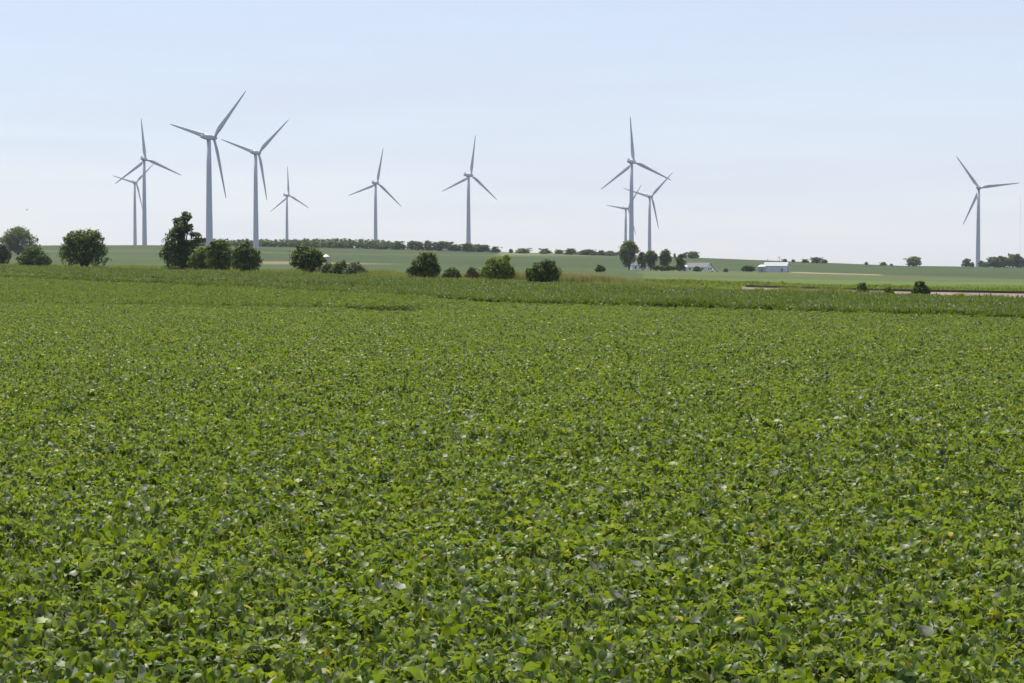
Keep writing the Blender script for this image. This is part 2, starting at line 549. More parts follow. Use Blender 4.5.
variant_collection('soybean_patches', [soy_patch(100 + i) for i in range(10)], SOY)
variant_collection('tall_crop_patches', [blade_patch('tall_crop_patch', 200 + i, 1.5, 17, 14, 1.05, .10, .55, 1.7, .45, 4, True) for i in range(6)], CORN)
variant_collection('weed_patches', [blade_patch('weed_patch', 300 + i, 1.6, 26, 9, [.5, .6, .8, .45, .7, .9][i], .035, .35, .9, .45, 3) for i in range(6)], WEED)
variant_collection('dry_grass_patches', [blade_patch('dry_grass_patch', 350 + i, 1.5, 26, 9, .42, .03, .4, .8, .5, 3) for i in range(4)], DRYG)
variant_collection('red_grass_patches', [blade_patch('red_grass_patch', 400 + i, 1.6, 40, 5, 2.0, .05, .09, .35, .4, 3, False, True) for i in range(5)], REED)
variant_collection('far_crop_patches', [blade_patch('far_crop_patch', 500 + i, 3.0, 40, 7, .8, .14, .5, 1.2, .5, 3, True) for i in range(5)], ROUGH)


def scatter(name, key, pts, rotz, scl, label, cat):
    """one ground-cover object: points on the ground, a random patch of plants grown on each"""
    n = len(pts)
    me = bpy.data.meshes.new(name)
    me.vertices.add(n); me.vertices.foreach_set('co', np.asarray(pts, np.float32).ravel())
    av = me.attributes.new('rot', 'FLOAT_VECTOR', 'POINT')
    rr = np.zeros((n, 3), np.float32); rr[:, 2] = rotz; rr[:, 0] = rs.normal(0, .02, n); rr[:, 1] = rs.normal(0, .02, n)
    av.data.foreach_set('vector', rr.ravel())
    sv = me.attributes.new('scl', 'FLOAT_VECTOR', 'POINT'); sv.data.foreach_set('vector', np.asarray(scl, np.float32).ravel())
    iv = me.attributes.new('variant', 'INT', 'POINT')
    iv.data.foreach_set('value', rs.randint(0, len(PLANTS[key].objects), n).astype(np.int32))
    o = link(name, me)
    ng = bpy.data.node_groups.new(name + ' grow', 'GeometryNodeTree')
    ng.interface.new_socket('Geometry', in_out='INPUT', socket_type='NodeSocketGeometry')
    ng.interface.new_socket('Geometry', in_out='OUTPUT', socket_type='NodeSocketGeometry')
    gi = ng.nodes.new('NodeGroupInput'); go = ng.nodes.new('NodeGroupOutput')
    m2p = ng.nodes.new('GeometryNodeMeshToPoints')
    ci = ng.nodes.new('GeometryNodeCollectionInfo')
    ci.inputs['Collection'].default_value = PLANTS[key]
    ci.inputs['Separate Children'].default_value = True
    ci.inputs['Reset Children'].default_value = True
    ip = ng.nodes.new('GeometryNodeInstanceOnPoints')
    ip.inputs['Pick Instance'].default_value = True

    def na_(t, nm):
        q = ng.nodes.new('GeometryNodeInputNamedAttribute'); q.data_type = t; q.inputs['Name'].default_value = nm
        return q
    ar, as_, ai = na_('FLOAT_VECTOR', 'rot'), na_('FLOAT_VECTOR', 'scl'), na_('INT', 'variant')
    e2r = ng.nodes.new('FunctionNodeEulerToRotation')
    K = ng.links.new
    K(gi.outputs[0], m2p.inputs['Mesh']); K(m2p.outputs[0], ip.inputs['Points'])
    K(ci.outputs[0], ip.inputs['Instance'])
    K(ai.outputs['Attribute'], ip.inputs['Instance Index'])
    K(ar.outputs['Attribute'], e2r.inputs[0]); K(e2r.outputs[0], ip.inputs['Rotation'])
    K(as_.outputs['Attribute'], ip.inputs['Scale'])
    K(ip.outputs[0], go.inputs[0])
    md = o.modifiers.new('grow', 'NODES'); md.node_group = ng
    tag(o, label, cat, kind='stuff')
    return o


def grid_points(y0, y1, step, mask, seed, margin=1.15, extra=6):
    r = np.random.RandomState(seed)
    yy = np.arange(y0, y1, step)
    P = []
    for yv in yy:
        w = .2572 * yv * margin + extra
        xs = np.arange(-w, w, step)
        P.append(np.stack([xs, np.full(len(xs), yv)], -1))
    P = np.concatenate(P) + 0
    P += r.uniform(-.42, .42, P.shape) * step
    return P[mask(P[:, 0], P[:, 1])]


def crest_D(x, y):
    p_ = x / np.maximum(y, 1) * F + 512
    return np.interp(p_, [0, 250, 420], [196, 181, 168])


# a bare wheel track along the low swale, widening to a thin patch near the middle
def swale_mask(x, y):
    p_ = x / np.maximum(y, 1) * F + 512
    wd = np.interp(p_, [20, 120, 340, 370, 412, 430], [.0, 2.6, 3.2, 7.5, 6.5, 0])
    return (np.abs(y - crest_D(x, y) + 2 + 1.2 * vnoise(x, y, 9, 25)) < wd) & (p_ < 430)


# soybeans
def soy_mask(x, y):
    e = y + SL * x + 1.0 * vnoise(x, y, 6, 21)
    return (e < SOYC + 1) & (y > 11) & ~swale_mask(x, y)


for tag_i, (y0, y1, st) in enumerate([(11, 330, .98)]):
    P = grid_points(y0, y1, st, soy_mask, 11)
pp_ = P[:, 0] / np.maximum(P[:, 1], 1) * F + 512
step_up = np.clip((P[:, 1] - crest_D(P[:, 0], P[:, 1])) / 1.2, 0, 1) * np.clip((470 - pp_) / 60, 0, 1) * .30
dC = P[:, 1] - crest_D(P[:, 0], P[:, 1])
step_up = step_up - .35 * ((dC > -4) & (dC < 0)) * np.clip((440 - pp_) / 40, 0, 1)
hs = 1 + .07 * vnoise(P[:, 0], P[:, 1], 3.0, 31) + .06 * vnoise(P[:, 0], P[:, 1], 11, 32) + rs.normal(0, .05, len(P)) + step_up
sc_ = rs.uniform(.92, 1.1, len(P))
scatter('soybean_crop', 'soybean_patches', np.c_[P, ground(P[:, 0], P[:, 1])], rs.uniform(0, 6.28, len(P)), np.c_[sc_, sc_, sc_ * hs],
        'sunlit low leafy soybean plants filling the whole foreground field', 'crop')


# taller crop strip behind the soybeans
def lane_mask(x, y):
    p_ = x / np.maximum(y, 1) * F + 512
    c = y + SL * x + 2.0 * vnoise(x, y, 12, 41)
    lo = np.interp(p_, [0, 60, 150, 330, 400], [205, 205, 208, 216, 223])
    hi = np.interp(p_, [0, 60, 150, 330, 400], [205, 211, 222, 232, 223])
    return (c > lo) & (c < hi) & (p_ < 400)


def strip_mask(x, y):
    e = y + SL * x + .8 * vnoise(x, y, 5, 22)
    return (e > SOYC + 8.5) & (e < TREEC - 8) & ~lane_mask(x, y)


P = grid_points(110, 480, 1.15, strip_mask, 12)
P2 = grid_points(110, 320, .6, lambda x, y: strip_mask(x, y) & (y + SL * x < SOYC + 13), 17)
P = np.concatenate([P, P2])
cc = P[:, 1] + SL * P[:, 0]
p_ = P[:, 0] / P[:, 1] * F + 512
low = np.where((cc < 226) & (cc > SOYC + 13) & (p_ < 400), np.interp(p_, [0, 100, 230, 320], [.72, .6, .64, 1.05]), 1.0)
hs = (1 + .12 * vnoise(P[:, 0], P[:, 1], 4, 51) + .12 * vnoise(P[:, 0], P[:, 1], 15, 52) + rs.normal(0, .07, len(P))) * low
sc_ = rs.uniform(.9, 1.15, len(P))
scatter('tall_crop_strip', 'tall_crop_patches', np.c_[P, ground(P[:, 0], P[:, 1])], rs.uniform(0, 6.28, len(P)), np.c_[sc_, sc_, hs],
        'taller dark green crop strip between the soybeans and the bushes', 'crop')

P = grid_points(150, 480, 1.0, lambda x, y: lane_mask(x, y) & (y + SL * x > SOYC + 8), 13)
sc_ = rs.uniform(.9, 1.2, len(P))
scatter('dry_grass_lane', 'dry_grass_patches', np.c_[P, ground(P[:, 0], P[:, 1])], rs.uniform(0, 6.28, len(P)), np.c_[sc_, sc_, sc_ * rs.uniform(1.3, 2.1, len(P))],
        'pale dry grass lane at the left between soybeans and taller crop', 'grass')


# weeds along the fence row and the railway bank
def weed_mask(x, y):
    e = y + SL * x
    p_ = x / np.maximum(y, 1) * F + 512
    hi = np.where(p_ > 640, RAILC - 3.4, 350)
    return (e > TREEC - 9) & (e < hi) & (vnoise(x, y, 7, 61) > -.5) & ((p_ < 735) | (e < TREEC - 2) | (vnoise(x, y, 4, 64) + .5 * vnoise(x, y, 13, 65) > -.12))


P = grid_points(190, 570, 1.25, weed_mask, 14)
p_ = P[:, 0] / P[:, 1] * F + 512
hs = (1 + .5 * vnoise(P[:, 0], P[:, 1], 6, 62) + .35 * vnoise(P[:, 0], P[:, 1], 17, 63) + rs.normal(0, .15, len(P)))
hs *= np.interp(p_, [0, 380, 500, 640, 700, 860, 900, 1024], [1.0, 1.6, 1.1, 1.2, 1.2, 1.75, 1.1, .7])
sc_ = rs.uniform(.9, 1.3, len(P))
scatter('fence_row_weeds', 'weed_patches', np.c_[P, ground(P[:, 0], P[:, 1])], rs.uniform(0, 6.28, len(P)), np.c_[sc_, sc_, np.clip(hs, .25, 2.6)],
        'rough yellow green weeds and grass around the row of bushes', 'weeds')


# dry tan grass along the bank on the right
P = grid_points(190, 380, 1.2, lambda x, y: (y + SL * x > TREEC - 7) & (y + SL * x < RAILC - 2.5) & (x / np.maximum(y, 1) * F + 512 > 590) & (x / np.maximum(y, 1) * F + 512 < 885) & (vnoise(x, y, 9, 66) + .5 * vnoise(x, y, 3, 67) > .12), 19)
sc_ = rs.uniform(.9, 1.3, len(P))
scatter('dry_grass_verge', 'dry_grass_patches', np.c_[P, ground(P[:, 0], P[:, 1])], rs.uniform(0, 6.28, len(P)), np.c_[sc_, sc_, sc_ * rs.uniform(1.2, 2.1, len(P))],
        'patches of dry tan grass along the railway bank on the right', 'grass')


# red topped tall grass
def reed_mask(x, y):
    e = y + SL * x + 2 * vnoise(x, y, 8, 71)
    p_ = x / np.maximum(y, 1) * F + 512
    return (e > 336) & (e < 352) & (p_ > 462) & (p_ < 668 + 6 * vnoise(x, y, 5, 72))


P = grid_points(260, 420, .9, reed_mask, 15)
p_ = P[:, 0] / P[:, 1] * F + 512
hs = np.interp(p_, [462, 500, 600, 625, 650, 668], [.75, 1.0, 1.0, .85, .5, .3]) * (1 + .12 * vnoise(P[:, 0], P[:, 1], 5, 73))
scatter('red_topped_grass', 'red_grass_patches', np.c_[P, ground(P[:, 0], P[:, 1])], rs.uniform(0, 6.28, len(P)), np.c_[np.ones(len(P)), np.ones(len(P)), hs],
        'stand of tall grass with reddish tops behind the bushes near the middle', 'grass')


# rough crop beyond the railway on the right
def far_mask(x, y):
    e = y + SL * x
    p_ = x / np.maximum(y, 1) * F + 512
    return (e > RAILC + 5) & (y < 415 + 15 * vnoise(x, y, 40, 81)) & (p_ > 640) & (vnoise(x * .3, y, 9, 82) > -.8)


P = grid_points(235, 600, 2.3, far_mask, 16)
cc = P[:, 1] + SL * P[:, 0]
band = np.interp(cc, [336, 376, 392, 430, 470, 700], [.30, .35, 1.25, .8, .4, .35])
hs = band * (1 + .25 * vnoise(P[:, 0], P[:, 1], 12, 83) + rs.normal(0, .1, len(P)))
sc_ = rs.uniform(.9, 1.2, len(P))
scatter('far_crop', 'far_crop_patches', np.c_[P, ground(P[:, 0], P[:, 1])], rs.uniform(0, 6.28, len(P)), np.c_[sc_, sc_, np.clip(hs, .1, 2)],
        'green crop beyond the railway bank on the right', 'crop')

# ------------------------------------------------------------------ railway bank
RV = ([420, 512, 640, 770, 900, 1024, 1110], [276.8, 279.6, 283.6, 287.9, 291.5, 293.7, 295.0])


def rail_pt(px, off):
    u = uc(px); D = (RAILC + off * math.sqrt(1 + SL * SL)) / (1 + SL * u)
    return Vector((u * D, D, 0))


secs = []
for px_ in np.linspace(742, 1110, 90):
    D = line_D(RAILC, px_)
    zt = z_of(float(np.interp(px_, *RV)), D)
    row = []
    for off, dz in ((-3.6, -1.1), (-1.9, 0), (1.9, 0), (3.6, -1.1)):
        p = rail_pt(px_, off)
        z = zt + dz + (.05 * math.sin(px_ * 1.7 + off) if abs(off) > 3 else 0)
        if dz < 0: z = min(z, gz(p.x, p.y) - .05)
        row.append((p.x, p.y, z))
    secs.append(row)
sv = np.array(secs).reshape(-1, 3)
ns = len(secs)
q = []
for i in range(ns - 1):
    for k in range(3):
        q.append((i * 4 + k, (i + 1) * 4 + k, (i + 1) * 4 + k + 1, i * 4 + k + 1))
bal = mesh_np('railway_bank', sv, np.array(q))
bm_, nt, out = new_mat('pink ballast')
b = N(nt, 'ShaderNodeBsdfPrincipled'); b.inputs['Roughness'].default_value = .95
tc = N(nt, 'ShaderNodeTexCoord'); vo = N(nt, 'ShaderNodeTexVoronoi'); vo.inputs['Scale'].default_value = 6
nz = N(nt, 'ShaderNodeTexNoise'); nz.inputs['Scale'].default_value = .25; nz.inputs['Detail'].default_value = 6
nt.links.new(tc.outputs['Object'], vo.inputs['Vector']); nt.links.new(tc.outputs['Object'], nz.inputs['Vector'])
ad = N(nt, 'ShaderNodeMix', data_type='RGBA'); ad.inputs['Factor'].default_value = .45
r1 = ramp(nt, [(0, (.10, .07, .055)), (1, (.21, .155, .125))]); r2 = ramp(nt, [(.35, (.10, .09, .05)), (.6, (.24, .18, .155))])
nt.links.new(vo.outputs['Color'], r1.inputs['Fac']); nt.links.new(nz.outputs['Fac'], r2.inputs['Fac'])
nt.links.new(r1.outputs['Color'], ad.inputs['A']); nt.links.new(r2.outputs['Color'], ad.inputs['B'])
nt.links.new(ad.outputs['Result'], b.inputs['Base Color']); nt.links.new(b.outputs[0], out.inputs['Surface'])
bo = link('railway_bank', bal, None, [bm_])
tag(bo, kind='structure')
rt = empty('railway_track', rail_pt(900, 0) * 1)
rt.location.z = z_of(float(np.interp(900, *RV)), line_D(RAILC, 900))
tag(rt, 'dark rails running along the pinkish stone bank on the right', 'railway track')
for off in (-.75, .75):
    mb = MB(); ring = []
    for px_ in np.linspace(746, 1105, 70):
        p = rail_pt(px_, off); p.z = z_of(float(np.interp(px_, *RV)), line_D(RAILC, px_)) + .02
        ring.append(p - rt.location)
    for i in range(len(ring) - 1):
        a_, b_ = ring[i], ring[i + 1]
        nrm = Vector((-(b_ - a_).y, (b_ - a_).x, 0)).normalized() * .05
        up = Vector((0, 0, .27))
        mb.poly([a_ - nrm, b_ - nrm, b_ - nrm + up, a_ - nrm + up, a_ + nrm, b_ + nrm, b_ + nrm + up, a_ + nrm + up],
                [(0, 1, 2, 3), (3, 2, 6, 7), (5, 4, 7, 6)])
    mb.build('rail', M['steel'], rt)

# ------------------------------------------------------------------ trees and bushes
def crown_mesh(name, blobs, n, size, seed, clumps=26, clump_r=.3, inner=.35, tint=.42):
    """leaf clumps over a set of ellipsoids (cx,cy,cz,rx,ry,rz)"""
    r = np.random.RandomState(seed)
    B = np.array(blobs, float)
    wgt = (B[:, 3] * B[:, 4] * B[:, 5]) ** (2 / 3.); wgt /= wgt.sum()
    P, Nn, tn = [], [], []
    for bi, bl in enumerate(B):
        k = max(6, int(clumps * len(B) * wgt[bi]))
        d = r.normal(0, 1, (k, 3)); d[:, 2] = np.where(d[:, 2] < -.55, -d[:, 2], d[:, 2]); d /= np.linalg.norm(d, axis=1)[:, None]
        rad = r.uniform(.62, 1.0, k)
        cen = bl[:3] + d * bl[3:] * rad[:, None]
        cr = clump_r * r.uniform(.6, 1.35, k) * (bl[3] * bl[4] * bl[5]) ** (1 / 3.)
        m = max(1, int(n * wgt[bi] * (1 - inner) / k))
        for c, s_, dd in zip(cen, cr, d):
            g = r.normal(0, 1, (m, 3)); g /= np.linalg.norm(g, axis=1)[:, None]
            g *= (r.uniform(0, 1, m) ** .45)[:, None]
            P.append(c + g * s_ * np.array([1, 1, .75])); Nn.append(g * .7 + dd * .5 + np.array([0, 0, .35]))
            tn.append(np.full(m, tint + r.normal(0, .13)) + r.normal(0, .12, m))
        m = int(n * wgt[bi] * inner)
        g = r.normal(0, 1, (m, 3)); g /= np.linalg.norm(g, axis=1)[:, None]
        g[:, 2] = np.where(g[:, 2] < -.8, -g[:, 2], g[:, 2])
        P.append(bl[:3] + g * bl[3:] * (r.uniform(.2, .93, m) ** .5)[:, None]); Nn.append(g + np.array([0, 0, .3])); tn.append(tint + r.normal(0, .15, m))
    P = np.concatenate(P); Nn = np.concatenate(Nn); tn = np.concatenate(tn)
    keep = P[:, 2] > .03
    P, Nn, tn = P[keep], Nn[keep], tn[keep]
    m = len(P)
    Nn = Nn + r.normal(0, .55, (m, 3)); Nn /= np.linalg.norm(Nn, axis=1)[:, None]
    a_ = np.cross(Nn, r.normal(0, 1, (m, 3))); a_ /= np.linalg.norm(a_, axis=1)[:, None]
    b_ = np.cross(Nn, a_)
    sz = size * r.uniform(.6, 1.4, m)[:, None]
    V = np.stack([P - a_ * sz, P + b_ * sz * .55 + Nn * sz * .12, P + a_ * sz, P - b_ * sz * .55 + Nn * sz * .12], 1).reshape(-1, 3)
    q = np.arange(m * 4).reshape(-1, 4)
    me = mesh_np(name, V, q)
    fattr(me, 'tint', np.repeat(np.clip(tn, 0, 1), 4))
    return me


def trunk_mesh(parent, blobs, height, r0, seed, stems=1, name='trunk', spread=.3):
    r = random.Random(seed)
    mb = MB()
    for s in range(stems):
        bx, by = (r.uniform(-spread, spread), r.uniform(-spread, spread)) if stems > 1 else (0, 0)
        tb = max(blobs, key=lambda q_: q_[2]) if stems == 1 else blobs[s % len(blobs)]
        tx, ty, tz = tb[0] + r.uniform(-.2, .2), tb[1], tb[2] + tb[5] * .55
        pts, rd = [], []
        for i in range(6):
            t = i / 5
            pts.append((bx + (tx - bx) * t ** 1.5 + r.uniform(-.08, .08) * (0 < i < 5), by + (ty - by) * t ** 1.5, -.15 + (tz + .15) * t)); rd.append(r0 * (1 - .8 * t))
        mb.tube(pts, rd, 7)
        for bl in blobs:
            t0 = r.uniform(.25, .55); i = int(t0 * 5)
            st = Vector(pts[i])
            for j in range(2):
                en = Vector((bl[0] + r.uniform(-.6, .6) * bl[3], bl[1] + r.uniform(-.6, .6) * bl[4], bl[2] + r.uniform(-.1, .7) * bl[5]))
                if en.z < st.z + .2: continue
                mid = st.lerp(en, .5) + Vector((0, 0, -.05 * (en - st).length))
                mb.tube([st, mid, en], [rd[i] * .55, rd[i] * .32, .02], 5)
    return mb.build(name, M['bark'], parent, smooth=True)


def plant(name, px, D, w_px, h_px, shape, mat, n, size, seed, label, cat, group=None, stems=1, base_v=None, clumps=30, clump_r=.28, inner=.24, tint=.42, trunk_r=None, depth=.9):
    """w_px and h_px: width and height as measured, turned into metres at the plant's distance"""
    s = D / F
    w, h = w_px * s, h_px * s
    p = on_ground(px, D)
    if base_v is not None:
        top = z_of(base_v - h_px, D)
        h = top - p.z
    o = empty(name, p)
    blobs = [(a_ * w, b_ * w, c_ * h, d_ * w, d_ * w * depth, e_ * h) for (a_, b_, c_, d_, e_) in shape]
    rj = random.Random(seed * 7 + 1)
    core = list(blobs)
    for i in range(14):
        b0 = core[rj.randrange(len(core))]
        an, el = rj.uniform(0, 6.28), rj.uniform(-.25, 1.0)
        q_ = rj.uniform(.16, .40) * b0[3]
        blobs.append((b0[0] + b0[3] * .95 * math.cos(an) * math.cos(el), b0[1] + b0[4] * .95 * math.sin(an) * math.cos(el), max(q_ * .5, b0[2] + b0[5] * .95 * math.sin(el)), q_, q_, q_ * .9))
    me = crown_mesh('crown', blobs, n, size, seed, clumps, clump_r, inner, tint)
    link('crown', me, o, [mat])
    trunk_mesh(o, blobs, h, trunk_r or max(.06, .022 * h), seed, stems, 'trunk' if stems == 1 else 'stems', spread=.12 * w)
    tag(o, label, cat, group)
    return o


# shapes as fractions of width / height: (x, y, z, radius_x, radius_z)
LOWB = [(-.2, .1, .16, .28, .18), (.18, -.1, .14, .26, .16)]
ROUND = [(0, 0, .5, .40, .46), (-.22, .05, .40, .27, .34), (.22, -.05, .42, .27, .36), (.05, -.1, .70, .28, .28)]
DOME = [(0, 0, .34, .45, .42), (-.26, 0, .28, .24, .30), (.25, .05, .26, .25, .28), (-.03, 0, .62, .30, .34)]
PEAK = [(0, 0, .32, .44, .34), (-.18, 0, .40, .28, .32), (.16, 0, .34, .32, .34), (-.02, 0, .62, .27, .30), (-.03, 0, .80, .13, .20)]
TALLR = [(0, 0, .60, .40, .32), (-.26, 0, .50, .24, .24), (.24, .1, .58, .26, .24), (.04, 0, .82, .27, .18), (-.1, -.1, .3, .32, .26), (.12, .1, .2, .24, .18)]

row = 'bushes and trees along the fence row'
B_ = 'bush'
plant('bush', 3, 505, 17, 17, ROUND, TREE['grey'], 3500, .22, 1, 'greyish green bush cut off by the left edge of the photo', B_, row, 3, base_v=260)
plant('bush', 34.5, 474, 34, 22, DOME, TREE['mid'], 5500, .22, 2, 'low domed bush standing left of the big round dark bush', B_, row, 3, base_v=265.5, tint=.35)
plant('bush', 84, 452, 51, 39, [(0, 0, .42, .42, .44), (-.25, 0, .38, .24, .36), (.27, 0, .34, .24, .36), (-.12, 0, .68, .26, .28), (.16, -.05, .70, .24, .30), (.02, .1, .78, .2, .2)],
      TREE['dark'], 11000, .24, 3, 'big round dark bush, the widest one, at the far left of the row', B_, row, 4, base_v=268, tint=.36)
plant('ragged_tree', 183, 410, 46, 62,
      [(-.08, 0, .22, .36, .22), (.12, 0, .20, .27, .20), (-.15, 0, .46, .27, .16), (.12, .05, .42, .24, .12), (-.13, 0, .63, .20, .12), (.03, -.1, .70, .19, .11),
       (.27, 0, .60, .14, .06), (.38, .05, .52, .13, .05), (-.04, 0, .80, .17, .10), (.08, 0, .90, .12, .09), (-.36, 0, .30, .12, .14)],
      TREE['dark'], 9500, .25, 4, 'tallest dark ragged tree with gaps in its crown, beside the nearest turbine tower', 'tree', row, 1, base_v=272.5, inner=.26, clumps=30, clump_r=.38, tint=.10, trunk_r=.3)
plant('bush', 202, 402, 28, 26, ROUND, TREE['lime'], 4200, .22, 5, 'lighter green bush touching the right foot of the tall ragged tree', B_, row, 3, base_v=272, tint=.35)
plant('bush', 220, 395, 33, 33, [(0, 0, .4, .45, .40), (.1, 0, .45, .36, .40), (-.1, 0, .70, .30, .26), (.02, 0, .82, .24, .17)],
      TREE['dark'], 6000, .22, 6, 'dark green bush in front of the nearest turbine tower foot', B_, row, 3, base_v=272, tint=.4)
plant('bush', 246, 388, 33, 32, [(0, 0, .36, .44, .38), (-.2, 0, .42, .28, .36), (.18, 0, .38, .32, .36), (-.02, 0, .66, .33, .28), (-.03, 0, .84, .15, .16)], TREE['mid'], 6500, .22, 7, 'bush with a pointed top and lighter left side, right of two touching bushes', B_, row, 3, base_v=273, tint=.35)
plant('bush', 307, 366, 33, 31, [(0, 0, .48, .43, .46), (-.15, 0, .55, .32, .40), (.16, 0, .5, .33, .42), (-.12, 0, .8, .22, .19)],
      TREE['dark'], 7500, .21, 8, 'compact round dark bush just left of the small round grain bin', B_, row, 3, base_v=276, tint=.36)
plant('shrub', 328, 362, 17, 12, DOME, TREE['grey'], 1800, .18, 9, 'small shrub in front of the small round grain bin', 'shrub', row, 2, base_v=273.5)
plant('shrub', 341, 358, 26, 15, DOME, TREE['mid'], 2200, .18, 10, 'low shrub, left one of the touching pair right of the grain bin', 'shrub', row, 3, base_v=275, tint=.3)
plant('shrub', 355.5, 354, 27, 14.5, DOME, TREE['grey'], 2800, .18, 11, 'low shrub, right one of the touching pair right of the grain bin', 'shrub', row, 3, base_v=275.5)
plant('bush', 424, 333, 35, 29, [(.06, 0, .45, .36, .42), (.1, 0, .7, .30, .28), (-.30, 0, .28, .20, .26), (.24, 0, .36, .24, .34), (-.1, 0, .52, .26, .32)],
      TREE['dark'], 7500, .19, 12, 'dark bush with a lower lump on its left, left of the middle turbine tower', B_, row, 3, base_v=280, tint=.42)
plant('shrub', 453, 325, 22, 15, DOME, TREE['mid'], 2800, .17, 13, 'low domed shrub between the lumpy dark bush and the bright yellow green bush', 'shrub', row, 3, base_v=281.5, tint=.32)
plant('shrub', 473, 331, 17, 12, DOME, TREE['brown'], 1800, .16, 14, 'small leaning brownish shrub against the left side of the bright yellow green bush', 'shrub', row, 2, base_v=278)
plant('bush', 497.5, 321, 36, 24, [(0, 0, .40, .44, .42), (-.24, 0, .38, .25, .36), (.24, 0, .36, .26, .36), (.03, 0, .66, .34, .31)],
      TREE['lime'], 7500, .19, 15, 'bright yellow green broad bush, the lightest in the row', B_, row, 3, base_v=279.5, tint=.5)
plant('bush', 544, 304, 37, 25, [(-.1, 0, .42, .36, .40), (.2, 0, .40, .28, .40), (-.28, 0, .34, .22, .32), (.08, 0, .72, .26, .27), (-.14, 0, .66, .2, .24)],
      TREE['dark'], 7000, .18, 16, 'dark bush in front of the red topped grass, right end of the bush row', B_, row, 3, base_v=284, tint=.4)
plant('shrub', 862.5, 257, 15, 12.5, DOME, TREE['mid'], 1900, .13, 17, 'small dark shrub left of the dark bush by the railway bank', 'shrub', row, 2, base_v=294.5, tint=.3)
plant('shrub', 888, 252, 12, 11, DOME, TREE['lime'], 1100, .12, 18, 'tiny light green shrub between two darker ones by the railway bank', 'shrub', row, 2, base_v=296.5, tint=.35)
plant('bush', 920.5, 244, 20, 17, [(0, 0, .42, .44, .42), (-.2, 0, .36, .28, .34), (.2, 0, .36, .3, .36), (-.02, 0, .74, .26, .28)],
      TREE['dark'], 4500, .14, 19, 'dark rounded bush by the railway bank at the right', B_, row, 3, base_v=298.5, tint=.38)
plant('shrub', 706, 283, 5, 4, DOME, TREE['dark'], 350, .12, 20, 'tiny dark shrub at the edge of the tall crop below the farmhouse', 'shrub', row, 2, base_v=289.5)
plant('shrub', 600, 640, 11, 7.5, DOME, TREE['dark'], 1100, .3, 21, 'lone dark shrub on the slope left of the tall farm tree', 'shrub', None, 2)

# farmstead trees
fg = 'trees around the farmhouse'
plant('broadleaf_tree', 629, 1100, 20, 31, [(-.12, 0, .60, .40, .26), (.22, .1, .64, .28, .22), (0, 0, .82, .30, .17), (-.27, 0, .42, .22, .22), (.16, 0, .36, .18, .2), (-.1, 0, .2, .2, .16)], TREE['far'], 5200, .5, 30, 'tallest broad tree at the left end of the farmstead, before a turbine tower', 'tree', fg, 1, base_v=271, trunk_r=.45, tint=.5)
plant('broadleaf_tree', 642, 1120, 10, 19, [(0, 0, .7, .42, .28), (-.2, 0, .45, .3, .3), (.15, 0, .3, .3, .28)], TREE['far'], 2000, .5, 31, 'slim farm tree right beside the tallest broad tree', 'tree', fg, 1, base_v=270.5, trunk_r=.3)
plant('broadleaf_tree', 650.5, 1100, 13.5, 21, [(0, 0, .68, .46, .30), (-.28, 0, .55, .26, .26), (.3, 0, .6, .24, .24), (.05, 0, .32, .3, .3)], TREE['far'], 2800, .5, 32, 'dense farm tree below the turbine that is right of the tallest farm tree', 'tree', fg, 1, base_v=271, trunk_r=.35, tint=.35)
plant('broadleaf_tree', 665, 1090, 12.5, 22, [(0, 0, .66, .44, .32), (.22, 0, .5, .28, .26), (-.2, 0, .42, .26, .24), (.02, 0, .25, .24, .22)], TREE['far'], 2600, .5, 33, 'upright farm tree behind the dark farm hedge', 'tree', fg, 1, base_v=271, trunk_r=.3, tint=.5)
plant('conifer', 680, 1080, 12, 18, [(0, 0, .22, .42, .22), (.12, 0, .48, .36, .2), (-.1, 0, .66, .32, .2), (.04, 0, .86, .2, .13)], TREE['far'], 2400, .5, 34,
      'narrow topped farm tree just left of the grey roofed farmhouse', 'tree', fg, 1, base_v=272, trunk_r=.3, tint=.35)
plant('hedge', 666, 1050, 27, 7, [(-.38, 0, .4, .14, .5), (-.15, 0, .45, .16, .5), (.1, 0, .42, .16, .5), (.35, 0, .42, .15, .5)], TREE['dark'], 2400, .4, 35,
      'low dark hedge at the foot of the farm trees', 'hedge', None, 5, base_v=272.3, depth=.3)
plant('bush', 697, 1060, 9, 6.5, DOME, TREE['dark'], 900, .4, 36, 'round dark bush in front of the grey roofed farmhouse', B_, None, 3, base_v=272.5)
plant('bush', 725.5, 1060, 5, 4.5, DOME, TREE['far'], 400, .35, 37, 'tiny lone bush right of the grey roofed farmhouse', B_, None, 2, base_v=272.8)
plant('bush', 748, 1130, 14, 9, [(-.25, 0, .42, .24, .46), (.02, 0, .46, .26, .48), (.27, 0, .4, .24, .46)], TREE['dark'], 1800, .42, 38,
      'dark clipped bush left of the white barn', B_, None, 3, base_v=274)
plant('broadleaf_tree', 18.5, 1150, 40, 31, ROUND + LOWB, TREE['far'], 6500, .55, 39, 'hazy round tree on the hillside at the far left', 'tree', None, 1, base_v=257, trunk_r=.5, tint=.45)

